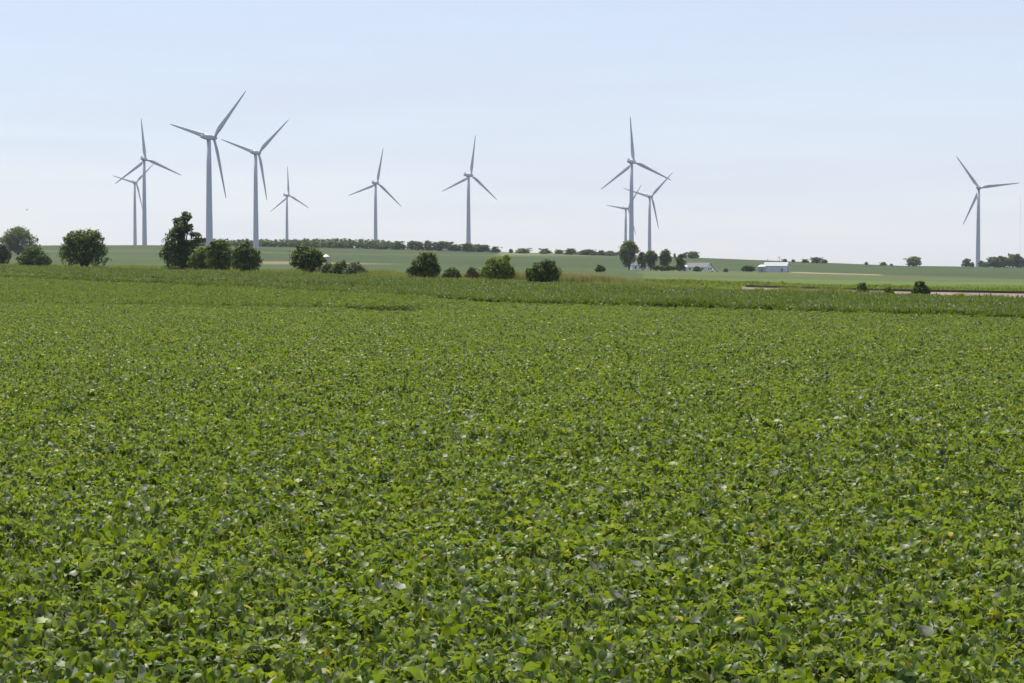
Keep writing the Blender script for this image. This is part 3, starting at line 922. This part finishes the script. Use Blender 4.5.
# skyline trees: prototypes copied with their parts
protos = []
BASE4 = [(ROUND, 1400), (DOME, 1300), (TALLR, 1400), ([(-.2, 0, .45, .3, .42), (.18, 0, .5, .32, .46), (0, 0, .6, .3, .36)], 1400)]
rj = random.Random(77)
for k, (shape, n) in enumerate(BASE4 * 3):
    blobs = [(a_, b_, c_, d_, d_ * .9, e_) for a_, b_, c_, d_, e_ in shape] + [(-.18, .1, .2, .3, .3, .22), (.2, -.1, .18, .28, .28, .2)]
    for i in range(7):
        q_ = rj.uniform(.07, .17)
        blobs.append((rj.uniform(-.48, .48), rj.uniform(-.4, .4), rj.uniform(.15, .92), q_, q_, q_ * rj.uniform(.7, 1.2)))
    cm = crown_mesh('crown', blobs, n, .075, 60 + k, 16, .33, .4, .42); cm.materials.append(TREE['far'])
    mb = MB(); mb.tube([(0, 0, -.03), (.01, 0, .25), (.02, 0, .6)], [.05, .04, .015], 6)
    for bl in blobs: mb.tube([(.01, 0, .22), (bl[0] * .7, bl[1] * .7, bl[2] + .1)], [.025, .008], 5)
    tm = bpy.data.meshes.new('trunk'); tm.from_pydata(mb.v, [], mb.f); tm.materials.append(M['bark']); tm.update()
    protos.append((cm, tm))
first = {}
done = []


def sky_tree(kind, px, D, w_px, h_px, label, base_v=None, group='trees on the skyline'):
    if D > 1800: D -= 70
    p = on_ground(px, D)
    s = D / F
    w, h = w_px * s, h_px * s
    if base_v is not None:
        h = max(h, z_of(base_v - h_px, D) - p.z)
    o = empty('distant_tree', p, random.Random(int(px * 10)).uniform(0, 6.28))
    o.scale = (w, w, h)
    kind += 4 * (len(done) % 3); done.append(px)
    w *= 1.25; o.scale = (w, w, h)
    if kind not in first:
        first[kind] = (link('crown', protos[kind][0], o), link('trunk', protos[kind][1], o))
    else:
        for src in first[kind]:
            c = src.copy(); COL.objects.link(c); c.parent = o
    tag(o, label, 'tree', group)
    return o


T = sky_tree
T(1, 399, 1840, 15, 8.5, 'rounded skyline tree right of the long wood on the ridge', 249.5)
T(3, 412, 1850, 10, 9, 'skyline tree in the clump above the lumpy dark bush', 250)
T(0, 419, 1845, 11, 9, 'second skyline tree of the clump above the lumpy dark bush', 250)
T(2, 427.5, 1850, 9, 10, 'slightly pointed skyline tree left of the broad double crowned one', 250.5)
T(3, 440, 1845, 20, 9.5, 'broad double crowned skyline tree left of the middle turbine tower', 251)
T(1, 456, 1850, 13, 7.5, 'low skyline tree just left of the middle turbine tower', 251.5)
T(0, 468, 1830, 13, 9, 'skyline tree standing in front of the middle turbine tower', 252)
T(2, 475, 1850, 10, 7.5, 'skyline tree touching the right side of the middle turbine tower', 252)
T(0, 483, 1840, 12, 7.5, 'dark skyline tree right of the middle turbine, second from that clump\'s right end', 252)
T(1, 495, 1840, 11.5, 6, 'isolated low skyline tree ending the clump right of the middle turbine', 252.5)
T(2, 511, 1840, 5, 4, 'small skyline tree first across the gap right of the middle turbine clump', 253)
T(1, 522.5, 1840, 14, 5.5, 'wide low skyline tree above the right side of the yellow green bush', 253.4)
T(1, 545, 1840, 11, 5.5, 'peaked skyline tree directly above the dark bush that ends the row', 253.8)
T(2, 559, 1845, 8, 4.5, 'small skyline tree between two broader ones above the red topped grass', 254)
T(3, 570.5, 1840, 12, 6, 'double crowned skyline tree above the red topped grass', 254.2)
T(1, 582, 1845, 8, 4.5, 'low skyline tree starting the hedge line left of the tallest farm tree', 254.6)
T(3, 590, 1840, 10, 5.5, 'broader skyline tree in the hedge line above the lone slope shrub', 254.8)
T(0, 601, 1840, 7, 5, 'rounded skyline tree in the hedge line, midway to the tallest farm tree', 255)
T(1, 611, 1845, 10, 4.5, 'skyline tree nearest the left side of the tallest farm tree', 255.2)
T(0, 693, 1780, 11, 7, 'round dark tree on the ridge above the grey roofed farmhouse', 258.2)
T(2, 684.5, 1790, 5, 5, 'small ridge tree touching the left of the round one above the farmhouse', 257.8)
T(2, 674.5, 1790, 2.5, 4, 'thin pointed ridge tree left of the narrow topped farm tree', 257.3)
T(1, 784.5, 1850, 5, 3.5, 'small skyline tree above the right end of the white barn', 262.3)
T(2, 793, 1850, 3.5, 3, 'smallest skyline tree just right of the white barn', 262.6)
T(1, 805, 1850, 7, 3.8, 'low skyline tree left of the double one right of the white barn', 263.2)
T(3, 817, 1850, 10, 6, 'double crowned skyline tree, biggest between the barn and the lone round tree', 263.8)
T(0, 824.5, 1855, 4.5, 4.2, 'small tree touching the right of the double crowned skyline tree', 264)
T(2, 866, 1850, 3.5, 3.2, 'small skyline tree left of the mound shaped one near the lone round tree', 265.4)
T(1, 883, 1850, 6, 4, 'mound shaped small skyline tree left of the lone round tree', 265.8)
T(2, 891, 1850, 3, 2.2, 'tiny skyline tree nearest the left of the lone round tree', 266)
T(0, 913.5, 1800, 14.5, 10, 'lone round dark tree on the skyline left of the rightmost turbine', 267.2)
T(3, 966, 1850, 9, 8.5, 'tree just left of the rightmost turbine tower foot', 267.8)
T(2, 972, 1855, 4, 5, 'small tree between the rightmost turbine tower and its left neighbour tree', 267.8)
T(2, 981, 1880, 5, 6.5, 'slim tree touching the right side of the rightmost turbine tower', 267.8)
T(1, 985, 1860, 6, 6, 'low tree right of the slim one at the rightmost turbine', 268)
T(0, 994, 1850, 13, 11, 'first big rounded tree of the grove at the right edge', 268.2)
T(3, 1004, 1855, 13, 11.5, 'double crowned tree in the middle of the grove at the right edge', 268.4)
T(2, 1012, 1865, 10, 13.5, 'tall tree of the grove at the right edge, left of the tallest', 268.4)
T(2, 1017, 1850, 9, 14, 'tallest tree of the grove at the right edge', 268.4)
T(0, 1024, 1850, 12, 10.5, 'grove tree cut off by the right edge of the photo', 268.5)

hb = on_ground(601, 1780)
ho = empty('hedge', hb)
hw = 44 * 1850 / F
bl_ = [(hw * (t - .5) + random.Random(int(t * 999)).uniform(-.6, .6), 0, 1.4 + random.Random(int(t * 777)).uniform(-.5, .7), 2.2, 1.6, 1.7) for t in np.linspace(0, 1, 22)]
link('crown', crown_mesh('crown', bl_, 2600, .5, 91, 8, .4, .4, .4), ho, [TREE['far']])
trunk_mesh(ho, bl_, 2.5, .15, 92, 22, 'stems', 18)
tag(ho, 'low continuous hedge line along the skyline left of the tallest farm tree', 'hedge')

# the long wood on the ridge: one mass
wb = []
r = random.Random(5)
pxw = 194.0
while pxw < 396:
    D = 1778 + r.uniform(-12, 12)
    p = on_ground(pxw, D)
    tp = float(np.interp(pxw, [194, 240, 300, 330, 380, 396], [238.5, 239, 238.6, 238, 239.2, 242])) + r.uniform(-.6, 1.2)
    h = z_of(tp, D) - p.z
    w = r.uniform(3.0, 5.2) * D / F
    wb.append((p.x, p.y, p.z + h * .55, w * .75, w, h * .45)); wb.append((p.x + r.uniform(-2, 2), p.y - 2, p.z + h * .2, w * 1.2, w, h * .28))
    wb.append((p.x + r.uniform(-3, 3), p.y - 3, p.z + h * .36, w * 1.1, w, h * .3))
    pxw += r.uniform(2.2, 4.2)
org = on_ground(300, 1870)
wb = [(a_ - org.x, b_ - org.y, c_ - org.z + 40, d_, e_, f_) for a_, b_, c_, d_, e_, f_ in wb]
wm = crown_mesh('distant_wood', wb, 46000, .6, 90, 9, .35, .4, .42)
wo = link('distant_wood', wm, None, [TREE['far']])
wo.location = (org.x, org.y, org.z - 40)
tag(wo, 'long low hazy wood along the ridge between the left turbines', 'wood', kind='stuff')

# ------------------------------------------------------------------ wind turbines
BL = 38.5


def blade_mesh():
    secs = [(0.9, 1.7, 1.7, 0), (2.0, 1.75, 1.6, 0), (4.0, 2.3, 1.25, 16), (7.0, 3.05, .85, 14), (9.5, 3.0, .68, 11), (14, 2.55, .5, 8), (20, 2.05, .36, 5), (27, 1.55, .25, 2.5), (33, 1.1, .16, .8), (36.8, .75, .1, 0), (38.2, .4, .06, 0), (38.5, .08, .03, 0)]
    n = 14; V = []
    for (rr, ch, th, tw) in secs:
        t = RAD(tw)
        for k in range(n):
            a_ = 2 * math.pi * k / n
            cx, cy = math.cos(a_), math.sin(a_)
            x = ch * .5 * cx; y = th * .5 * cy
            if rr > 3:                                   # airfoil: blunt nose forward, thin tail
                tt = (cx + 1) / 2
                y = th * .62 * cy * (tt ** .55 + .12)
                x = ch * (.5 * cx - .18)
            V.append((x * math.cos(t) - y * math.sin(t), x * math.sin(t) + y * math.cos(t) - .012 * max(0, rr - 8) ** 1.2 * .3, rr))
    Fc = []
    for i in range(len(secs) - 1):
        for k in range(n):
            k2 = (k + 1) % n
            Fc.append((i * n + k, i * n + k2, (i + 1) * n + k2, (i + 1) * n + k))
    Fc.append(tuple(range(n)))
    me = bpy.data.meshes.new('blade'); me.from_pydata(V, [], Fc)
    me.polygons.foreach_set('use_smooth', [True] * len(me.polygons)); me.materials.append(M['white']); me.update()
    return me


BLADE = blade_mesh()


def hub_mesh():
    mb = MB()
    mb.tube([(0, -1.6, 0), (0, -1.2, 0), (0, .6, 0), (0, 1.5, 0), (0, 2.2, 0), (0, 2.6, 0)], [1.2, 1.55, 1.6, 1.35, .8, .1], 16)
    me = bpy.data.meshes.new('rotor_hub'); me.from_pydata(mb.v, [], mb.f)
    me.polygons.foreach_set('use_smooth', [True] * len(me.polygons)); me.materials.append(M['white']); me.update()
    return me


def nacelle_mesh():
    secs = [(-6.6, .8, .75, .35), (-6.2, 1.05, 1.0, .3), (-2, 1.5, 1.5, .0), (2.2, 1.5, 1.5, 0), (2.7, 1.3, 1.35, 0)]
    V, Fc = [], []
    n = 16
    for (y_, hw, hh, dz) in secs:
        for k in range(n):
            a_ = 2 * math.pi * (k + .5) / n
            c, s = math.cos(a_), math.sin(a_)
            e = .42
            V.append((hw * math.copysign(abs(c) ** e, c), y_, dz + hh * math.copysign(abs(s) ** e, s)))
    for i in range(len(secs) - 1):
        for k in range(n):
            k2 = (k + 1) % n
            Fc.append((i * n + k, (i + 1) * n + k, (i + 1) * n + k2, i * n + k2))
    Fc.append(tuple(range(n))); Fc.append(tuple(reversed(range((len(secs) - 1) * n, len(secs) * n))))
    b0 = len(V)                                          # instrument mast and cooler on the rear roof
    mb = MB(); mb.box(-.9, .9, -6.0, -5.2, 1.4, 2.3); mb.tube([(.5, -4.6, 1.5), (.5, -4.6, 3.2)], [.06, .05], 6)
    V += mb.v; Fc += [tuple(b0 + i for i in f) for f in mb.f]
    me = bpy.data.meshes.new('nacelle'); me.from_pydata(V, [], Fc); me.materials.append(M['white']); me.update()
    return me


HUB, NAC = hub_mesh(), nacelle_mesh()
OVER = 4.4


def turbine(hub_px, hub_v, R_px, yaw, phase, label, D=None, tower_r=(2.25, 1.3)):
    D = D or BL * F / R_px
    k = R_px * D / F / BL                                # rotor size relative to the standard one
    hub = at(hub_px, hub_v, D)
    yw = RAD(yaw) + math.atan(uc(hub_px))
    ax = Vector((math.sin(yw), math.cos(yw), 0))
    base = hub - ax * OVER
    zb = gz(base.x, base.y)
    o = empty('wind_turbine', (base.x, base.y, zb), -yw)
    hh = hub.z - zb
    mb = MB()
    pts = [(0, 0, -.5), (0, 0, .3)] + [(0, 0, hh * t - 1.4 * t) for t in (.25, .5, .75, 1)]
    r0, r1 = tower_r
    mb.tube(pts, [r0 * 1.05, r0] + [r0 + (r1 - r0) * t for t in (.25, .5, .75, 1)], 28)
    tw = mb.build('tower', M['white'], o, smooth=True)
    nac = link('nacelle', NAC, o); nac.location = (0, 0, hh)
    hb = link('rotor_hub', HUB, o); hb.location = (0, OVER, hh)
    for j in range(3):
        bl = link('blade', BLADE, o)
        bl.location = (0, OVER, hh); bl.rotation_euler = (0, RAD(phase + 120 * j), 0)
        bl.scale = (k, k, k)
    tag(o, label, 'wind turbine', 'white wind turbines')
    return o


for args in [
    (213.9, 137.7, 63, 44, 45, 'tallest looking wind turbine, nearest of all, behind the tall ragged dark tree'),
    (258.7, 153.0, 48.2, 34.6, 48.5, 'wind turbine just right of the nearest tallest one, behind the pointed bush'),
    (145.8, 159.3, 41, 21.6, 113.7, 'wind turbine at the left with one blade straight up, partly overlapping a smaller one'),
    (289, 195.4, 29.1, 40, 117, 'small far wind turbine standing behind the long ridge wood, right of the nearest turbine'),
    (377.6, 183.2, 35.9, 30.5, 11, 'wind turbine above the right end of the long ridge wood'),
    (471.3, 175.4, 40.5, 37.5, 8, 'wind turbine alone in the middle of the photo'),
    (634.0, 162.0, 45.9, 27.5, 114.8, 'tall wind turbine rising behind the tallest farm tree'),
    (651.5, 196.6, 33.4, 28.8, 45.7, 'shorter wind turbine right of the tall one behind the farm'),
    (979.6, 187.9, 40, 12, 84, 'wind turbine at the far right of the photo'),
]:
    turbine(*args)
turbine(136.2, 182.6, 27, 25, 46, 'smallest leftmost wind turbine, half behind its taller neighbour', D=2450)
turbine(628.0, 208.5, 29.5, 42, 38, 'faint far wind turbine, lowest of three behind the farm trees', D=2600)

# ------------------------------------------------------------------ farm buildings
def gable(name, px, D, length, depth, eave, ridge, rz, wall, roof, label, cat, overhang=.4, base=0.0):
    p = on_ground(px, D); p.z -= .1
    o = empty(name, p, rz)
    l, d = length / 2, depth / 2
    mb = MB()
    mb.poly([(-l, -d, 0), (l, -d, 0), (l, d, 0), (-l, d, 0), (-l, -d, eave), (l, -d, eave), (l, d, eave), (-l, d, eave), (-l, 0, ridge), (l, 0, ridge)],
            [(0, 1, 5, 4), (2, 3, 7, 6), (1, 2, 6, 9, 5), (3, 0, 4, 8, 7)])
    mb.build('wall', wall, o)
    mr_ = MB()
    sl = (ridge - eave) / d
    L_ = l + overhang; dd = d + overhang; ez = eave - overhang * sl
    t = .18
    pts = []
    for x_ in (-L_, L_):
        pts += [(x_, -dd, ez + .02), (x_, 0, ridge + .02), (x_, dd, ez + .02), (x_, dd, ez + t), (x_, 0, ridge + t + .05), (x_, -dd, ez + t)]
    mr_.poly(pts, [(0, 1, 4, 5), (1, 2, 3, 4), (11, 10, 7, 6), (10, 9, 8, 7), (5, 4, 10, 11), (4, 3, 9, 10), (0, 6, 7, 1), (1, 7, 8, 2), (0, 5, 11, 6), (2, 8, 9, 3)])
    mr_.build('roof', roof, o)
    tag(o, label, cat)
    return o


def pane(parent, name, mat, x0, x1, z0, z1, yface, t=.06):
    mb = MB(); mb.box(x0, x1, yface - t, yface + .04, z0, z1)
    return mb.build(name, mat, parent)


def pane_end(parent, name, mat, y0, y1, z0, z1, xface, t=.06):
    mb = MB(); mb.box(xface - .04, xface + t, y0, y1, z0, z1)
    return mb.build(name, mat, parent)


br = gable('barn', 776.5, 1170, 13.6, 9.0, 3.6, 5.6, RAD(-20), M['wallbarn'], M['rooftin'], 'long white metal barn with pale low roof', 'barn')
pane_end(br, 'door', M['darkdoor'], -1.9, 1.9, .1, 3.2, 6.8)
pane(br, 'door', M['darkdoor'], 3.6, 4.7, .1, 2.2, -4.5)
hs_ = gable('farmhouse', 699, 1150, 13.4, 8.5, 2.3, 4.7, RAD(-30), M['wallwhite'], M['roofgrey'], 'low white farmhouse with a grey roof in the middle of the farmstead', 'house')
pane_end(hs_, 'window', M['window'], -2.2, -1.0, .8, 1.9, 6.7); pane_end(hs_, 'door', M['darkdoor'], .6, 2.6, .1, 2.1, 6.7)
for x_ in (-4.5, -1.5, 3.5): pane(hs_, 'window', M['window'], x_, x_ + 1.1, .8, 1.8, -4.25)
h2 = gable('house', 639, 1150, 9.5, 7.0, 2.8, 5.0, RAD(8), M['wallwhite'], M['roofgrey'], 'white house half hidden behind the farm trees at the left', 'house')
for x_ in (-3.2, -.6, 2.2): pane(h2, 'window', M['window'], x_, x_ + 1.0, 1.0, 2.2, -3.5)
sh = gable('shed', 684, 1095, 3.0, 2.6, 2.4, 3.3, RAD(20), M['tinwhite'], M['tinwhite'], 'tiny white shed left of the grey roofed farmhouse', 'shed', .15)
pane(sh, 'door', M['darkdoor'], -.5, .5, .1, 1.9, -1.3)


def grain_bin(px, D, rad, eave, top, label):
    p = on_ground(px, D); p.z -= .1
    o = empty('grain_bin', p)
    mb = MB()
    pts, rd = [], []
    n = int(eave / .35)
    for i in range(n + 1):
        pts.append((0, 0, eave * i / n)); rd.append(rad * (1 if i % 2 else .985))
    mb.tube(pts, rd, 28); mb.build('wall', M['tin'], o)
    mb = MB(); mb.tube([(0, 0, eave + .02), (0, 0, eave + .1), (0, 0, top - .25), (0, 0, top)], [rad * 1.04, rad * 1.04, rad * .14, rad * .12], 28)
    mb.build('roof', M['tinwhite'], o)
    mb = MB(); mb.box(-.45, .45, -rad - .06, -rad + .12, .3, 2.0); mb.build('door', M['darkdoor'], o)
    tag(o, label, 'grain bin', 'grain bins')
    return o


grain_bin(761.5, 1140, 2.5, 3.3, 4.7, 'grain bin with white cone roof at the left end of the white barn')
b2 = on_ground(326.3, 900)
grain_bin(326.3, 900, 1.6, z_of(256.6, 900) - b2.z, z_of(253.6, 900) - b2.z, 'small lone grain bin with white cone roof on the left slope')

# parked white car by the farmhouse
p = on_ground(714.5, 1100)
co = empty('car', p, RAD(4))
mb = MB()
prof = [(-2.2, .35), (-2.2, .85), (-1.3, .95), (-.8, 1.45), (.9, 1.45), (1.6, .95), (2.2, .8), (2.2, .35)]
mb.poly([(x_, -.85, z_) for x_, z_ in prof] + [(x_, .85, z_) for x_, z_ in prof], [tuple(range(8)), tuple(reversed(range(8, 16)))] + [(i, i + 8, (i + 1) % 8 + 8, (i + 1) % 8) for i in range(8)])
mb.build('body', M['carwhite'], co)
mb = MB(); mb.poly([(-1.05, -.87, 1.0), (1.35, -.87, 1.0), (.85, -.87, 1.38), (-.75, -.87, 1.38)], [(0, 1, 2, 3)]); mb.build('window', M['window'], co)
for x_ in (-1.35, 1.35):
    for y_ in (-.8, .8):
        mb = MB(); mb.tube([(x_, y_ - .12, .33), (x_, y_ + .12, .33)], [.33, .33], 14); mb.build('wheel', M['tyre'], co)
tag(co, 'small white car parked right of the grey roofed farmhouse', 'car')


# poles, posts, mast
def pole(px, D, top_v, label, r0=.16, arm=True):
    p = on_ground(px, D); h = z_of(top_v, D) - p.z
    o = empty('utility_pole', p)
    mb = MB(); mb.tube([(0, 0, -.3), (0, 0, h)], [r0, r0 * .7], 8); mb.build('post', M['wood'], o)
    if arm:
        mb = MB(); mb.box(-1.1, 1.1, -.2, -.08, h - .7, h - .55); ar = mb.build('crossarm', M['wood'], o)
        for x_ in (-1, 0, 1):
            mb = MB(); mb.tube([(x_, -.14, h - .55), (x_, -.14, h - .35)], [.05, .04], 6); mb.build('insulator', M['tin'], ar)
    tag(o, label, 'utility pole', 'utility poles')
    return o


pole(779, 1250, 256.2, 'thin utility pole rising behind the white barn', .17)
pole(767.5, 1600, 258.5, 'faint short utility pole on the ridge above the left end of the barn', .17)
pole(289.5, 780, 250.2, 'thin utility pole on the slope just left of the compact round bush', .12)
fp = on_ground(873.5, 249)
o = empty('fence_post', fp)
mb = MB(); mb.tube([(0, 0, -.2), (.02, 0, .7), (.03, .01, 1.35)], [.09, .085, .08], 8); mb.build('post', M['wood'], o)
mb = MB(); mb.tube([(.03, .01, 1.35), (.03, .01, 1.40)], [.095, .05], 8); mb.build('cap', M['wood'], o)
tag(o, 'short dark wooden fence post between two shrubs by the railway bank', 'fence post')

mp_ = on_ground(1019.5, 3000)
mh = z_of(196, 3000) - mp_.z
o = empty('radio_mast', mp_)
mb = MB()
for a_ in range(3):
    an = 2 * math.pi * a_ / 3; x_, y_ = .45 * math.cos(an), .45 * math.sin(an)
    mb.tube([(x_, y_, -.2), (x_, y_, mh)], [.035, .035], 5)
nb_ = 50
for i in range(nb_):
    for a_ in range(3):
        a1, a2 = 2 * math.pi * a_ / 3, 2 * math.pi * (a_ + 1) / 3
        mb.tube([(.45 * math.cos(a1), .45 * math.sin(a1), mh * i / nb_), (.45 * math.cos(a2), .45 * math.sin(a2), mh * (i + 1) / nb_)], [.018, .018], 4)
mb.build('lattice', M['mast'], o)
for a_ in range(3):
    an = 2 * math.pi * a_ / 3 + .5
    mb = MB(); mb.tube([(0, 0, mh * .9), (60 * math.cos(an), 60 * math.sin(an), -1)], [.02, .02], 4); mb.build('guy_wire', M['mast'], o)
tag(o, 'very faint thin radio mast at the far right edge', 'radio mast')

# the bird
bp0 = at(27, 210, 240)
o = empty('bird', bp0, RAD(40))
o.scale = (.65, .65, .65)
V = [(0, -.17, 0), (0, .05, .05), (.05, -.02, 0), (-.05, -.02, 0), (0, -.02, -.045), (0, .2, .01), (.06, .33, 0), (-.06, .33, 0), (0, -.23, -.01)]
mb = MB(); mb.tube([(0, -.24, 0), (0, -.19, .0), (0, -.13, .0), (0, .0, 0), (0, .13, 0), (0, .22, 0)], [.006, .03, .034, .06, .04, .012], 10)
mb.build('body', M['feather'], o, True)
for s in (-1, 1):
    mb = MB()
    mb.poly([(s * .03, -.08, .02), (s * .2, -.13, .17), (s * .36, -.02, .30), (s * .2, .05, .17), (s * .03, .1, .02),
             (s * .03, -.08, .005), (s * .2, -.13, .155), (s * .36, -.02, .29), (s * .2, .05, .155), (s * .03, .1, .005)],
            [(0, 1, 2, 3, 4), (9, 8, 7, 6, 5), (0, 5, 6, 1), (1, 6, 7, 2), (2, 7, 8, 3), (3, 8, 9, 4)])
    mb.build('wing', M['feather'], o)
mb = MB(); mb.poly([(-.02, .18, .005), (.02, .18, .005), (.06, .33, 0), (-.06, .33, 0), (-.02, .18, -.01), (.02, .18, -.01), (.06, .33, -.012), (-.06, .33, -.012)],
                   [(0, 1, 2, 3), (7, 6, 5, 4), (0, 4, 5, 1), (1, 5, 6, 2), (2, 6, 7, 3), (3, 7, 4, 0)])
mb.build('tail', M['feather'], o)
tag(o, 'tiny dark bird flying in the sky above the far left tree', 'bird')

# tall weeds standing out of the soybeans
def weed_plant(px, D, h, seed, label):
    p = on_ground(px, D)
    o = empty('tall_weed', p)
    r_ = np.random.RandomState(seed)
    mb = MB(); pts = [(0, 0, -.05), (.02, .01, h * .5), (.05, -.01, h * .95)]
    mb.tube(pts, [.014, .011, .005], 6)
    ends = []
    for i in range(7):
        t = .45 + .07 * i; an = 2.4 * i
        st = Vector(pts[0]).lerp(Vector(pts[2]), t); en = st + Vector((math.cos(an) * .10, math.sin(an) * .10, .10))
        mb.tube([st, en], [.006, .004], 5); ends.append(en)
    mb.build('stem', TREE['mid'], o)
    pos, yw_ = [], []
    for e in ends + [Vector(pts[2])] * 3:
        for k_ in range(3): pos.append(tuple(e + Vector(r_.normal(0, .02, 3)))); yw_.append(r_.uniform(0, 6.28))
    n_ = len(pos)
    V, tr, qd = leaflets(np.array(pos), np.array(yw_), r_.normal(.2, .5, n_), r_.normal(0, .5, n_), r_.uniform(.07, .13, n_), r_.uniform(.03, .05, n_), r_)
    me = mesh_np('leaves', V, [tr, qd]); fattr(me, 'tint', np.full(len(V), .15)); link('leaves', me, o, [TREE['dark']])
    tag(o, label, 'weed', 'tall weeds in the soybeans')


weed_plant(597.5, 41, 1.05, 3, 'dark thin weed sticking up from the soybeans right of the photo centre')
weed_plant(403, 58, 1.1, 4, 'dark thin weed sticking up from the soybeans left of the photo centre')

# ------------------------------------------------------------------ haze
mb = MB(); zlo = float(gv[:, 2].min()) - 1.0
mb.box(-3900, 3900, -420, 6400, zlo, 190)
hm, nt, out = new_mat('haze air')
pv = N(nt, 'ShaderNodeVolumePrincipled')
pv.inputs['Color'].default_value = (.74, .83, 1.0, 1)
pv.inputs['Density'].default_value = .00004
pv.inputs['Anisotropy'].default_value = .0
nt.links.new(pv.outputs[0], out.inputs['Volume'])
hz = mb.build('haze', hm)
tag(hz, 'pale summer haze over the whole plain', 'haze', kind='stuff')

# ------------------------------------------------------------------ light
SUN_EL, SUN_AZ = 65.0, -24.0             # azimuth from straight ahead, negative = left
wd = bpy.data.worlds.new('World'); scene.world = wd; wd.use_nodes = True
nt = wd.node_tree
for n in list(nt.nodes): nt.nodes.remove(n)
wo_ = N(nt, 'ShaderNodeOutputWorld'); bg = N(nt, 'ShaderNodeBackground')
sky = N(nt, 'ShaderNodeTexSky', sky_type='NISHITA')
sky.sun_disc = False
sky.sun_elevation = RAD(SUN_EL)
sky.sun_rotation = RAD(SUN_AZ)
sky.altitude = 200; sky.air_density = 1.0; sky.dust_density = .5; sky.ozone_density = 2.0
# thin high cloud
tc = N(nt, 'ShaderNodeTexCoord'); mp = N(nt, 'ShaderNodeMapping'); mp.inputs['Scale'].default_value = (2.2, 2.2, 26)
nz = N(nt, 'ShaderNodeTexNoise'); nz.inputs['Scale'].default_value = 2.0; nz.inputs['Detail'].default_value = 7; nz.inputs['Roughness'].default_value = .55
nt.links.new(tc.outputs['Generated'], mp.inputs['Vector']); nt.links.new(mp.outputs[0], nz.inputs['Vector'])
cr = N(nt, 'ShaderNodeMapRange'); cr.inputs['From Min'].default_value = .42; cr.inputs['From Max'].default_value = .72; cr.inputs['To Min'].default_value = .6; cr.inputs['To Max'].default_value = .8
nt.links.new(nz.outputs['Fac'], cr.inputs['Value'])
mx = N(nt, 'ShaderNodeMix', data_type='RGBA'); mx.inputs['B'].default_value = (4.4, 4.95, 5.7, 1)
nt.links.new(cr.outputs[0], mx.inputs['Factor']); nt.links.new(sky.outputs[0], mx.inputs['A'])
tn_ = N(nt, 'ShaderNodeMix', data_type='RGBA', blend_type='MULTIPLY'); tn_.inputs['Factor'].default_value = 1; tn_.inputs['B'].default_value = (1.0, .95, .985, 1)
nt.links.new(mx.outputs['Result'], tn_.inputs['A']); nt.links.new(tn_.outputs['Result'], bg.inputs['Color'])
bg.inputs['Strength'].default_value = .10
nt.links.new(bg.outputs[0], wo_.inputs['Surface'])
sl_ = bpy.data.lights.new('sun', 'SUN'); sl_.energy = 5.0; sl_.angle = RAD(.5); sl_.color = (1, .95, .84)
so = bpy.data.objects.new('sun', sl_); COL.objects.link(so)
so.location = (0, 0, 150)
d = Vector((math.sin(RAD(SUN_AZ)) * math.cos(RAD(SUN_EL)), math.cos(RAD(SUN_AZ)) * math.cos(RAD(SUN_EL)), math.sin(RAD(SUN_EL))))
so.rotation_euler = d.to_track_quat('Z', 'Y').to_euler()

scene.render.engine = 'CYCLES'
cy = scene.cycles
cy.use_denoising = True; cy.denoiser = 'OPENIMAGEDENOISE'; cy.denoising_prefilter = 'ACCURATE'; cy.denoising_input_passes = 'RGB_ALBEDO_NORMAL'
cy.max_bounces = 6; cy.diffuse_bounces = 3; cy.glossy_bounces = 2; cy.transmission_bounces = 3; cy.volume_bounces = 1; cy.transparent_max_bounces = 4
cy.sample_clamp_indirect = 4
vs = scene.view_settings
vs.view_transform = 'Standard'; vs.look = 'None'; vs.exposure = 0.62; vs.gamma = 1.0; vs.use_curve_mapping = False
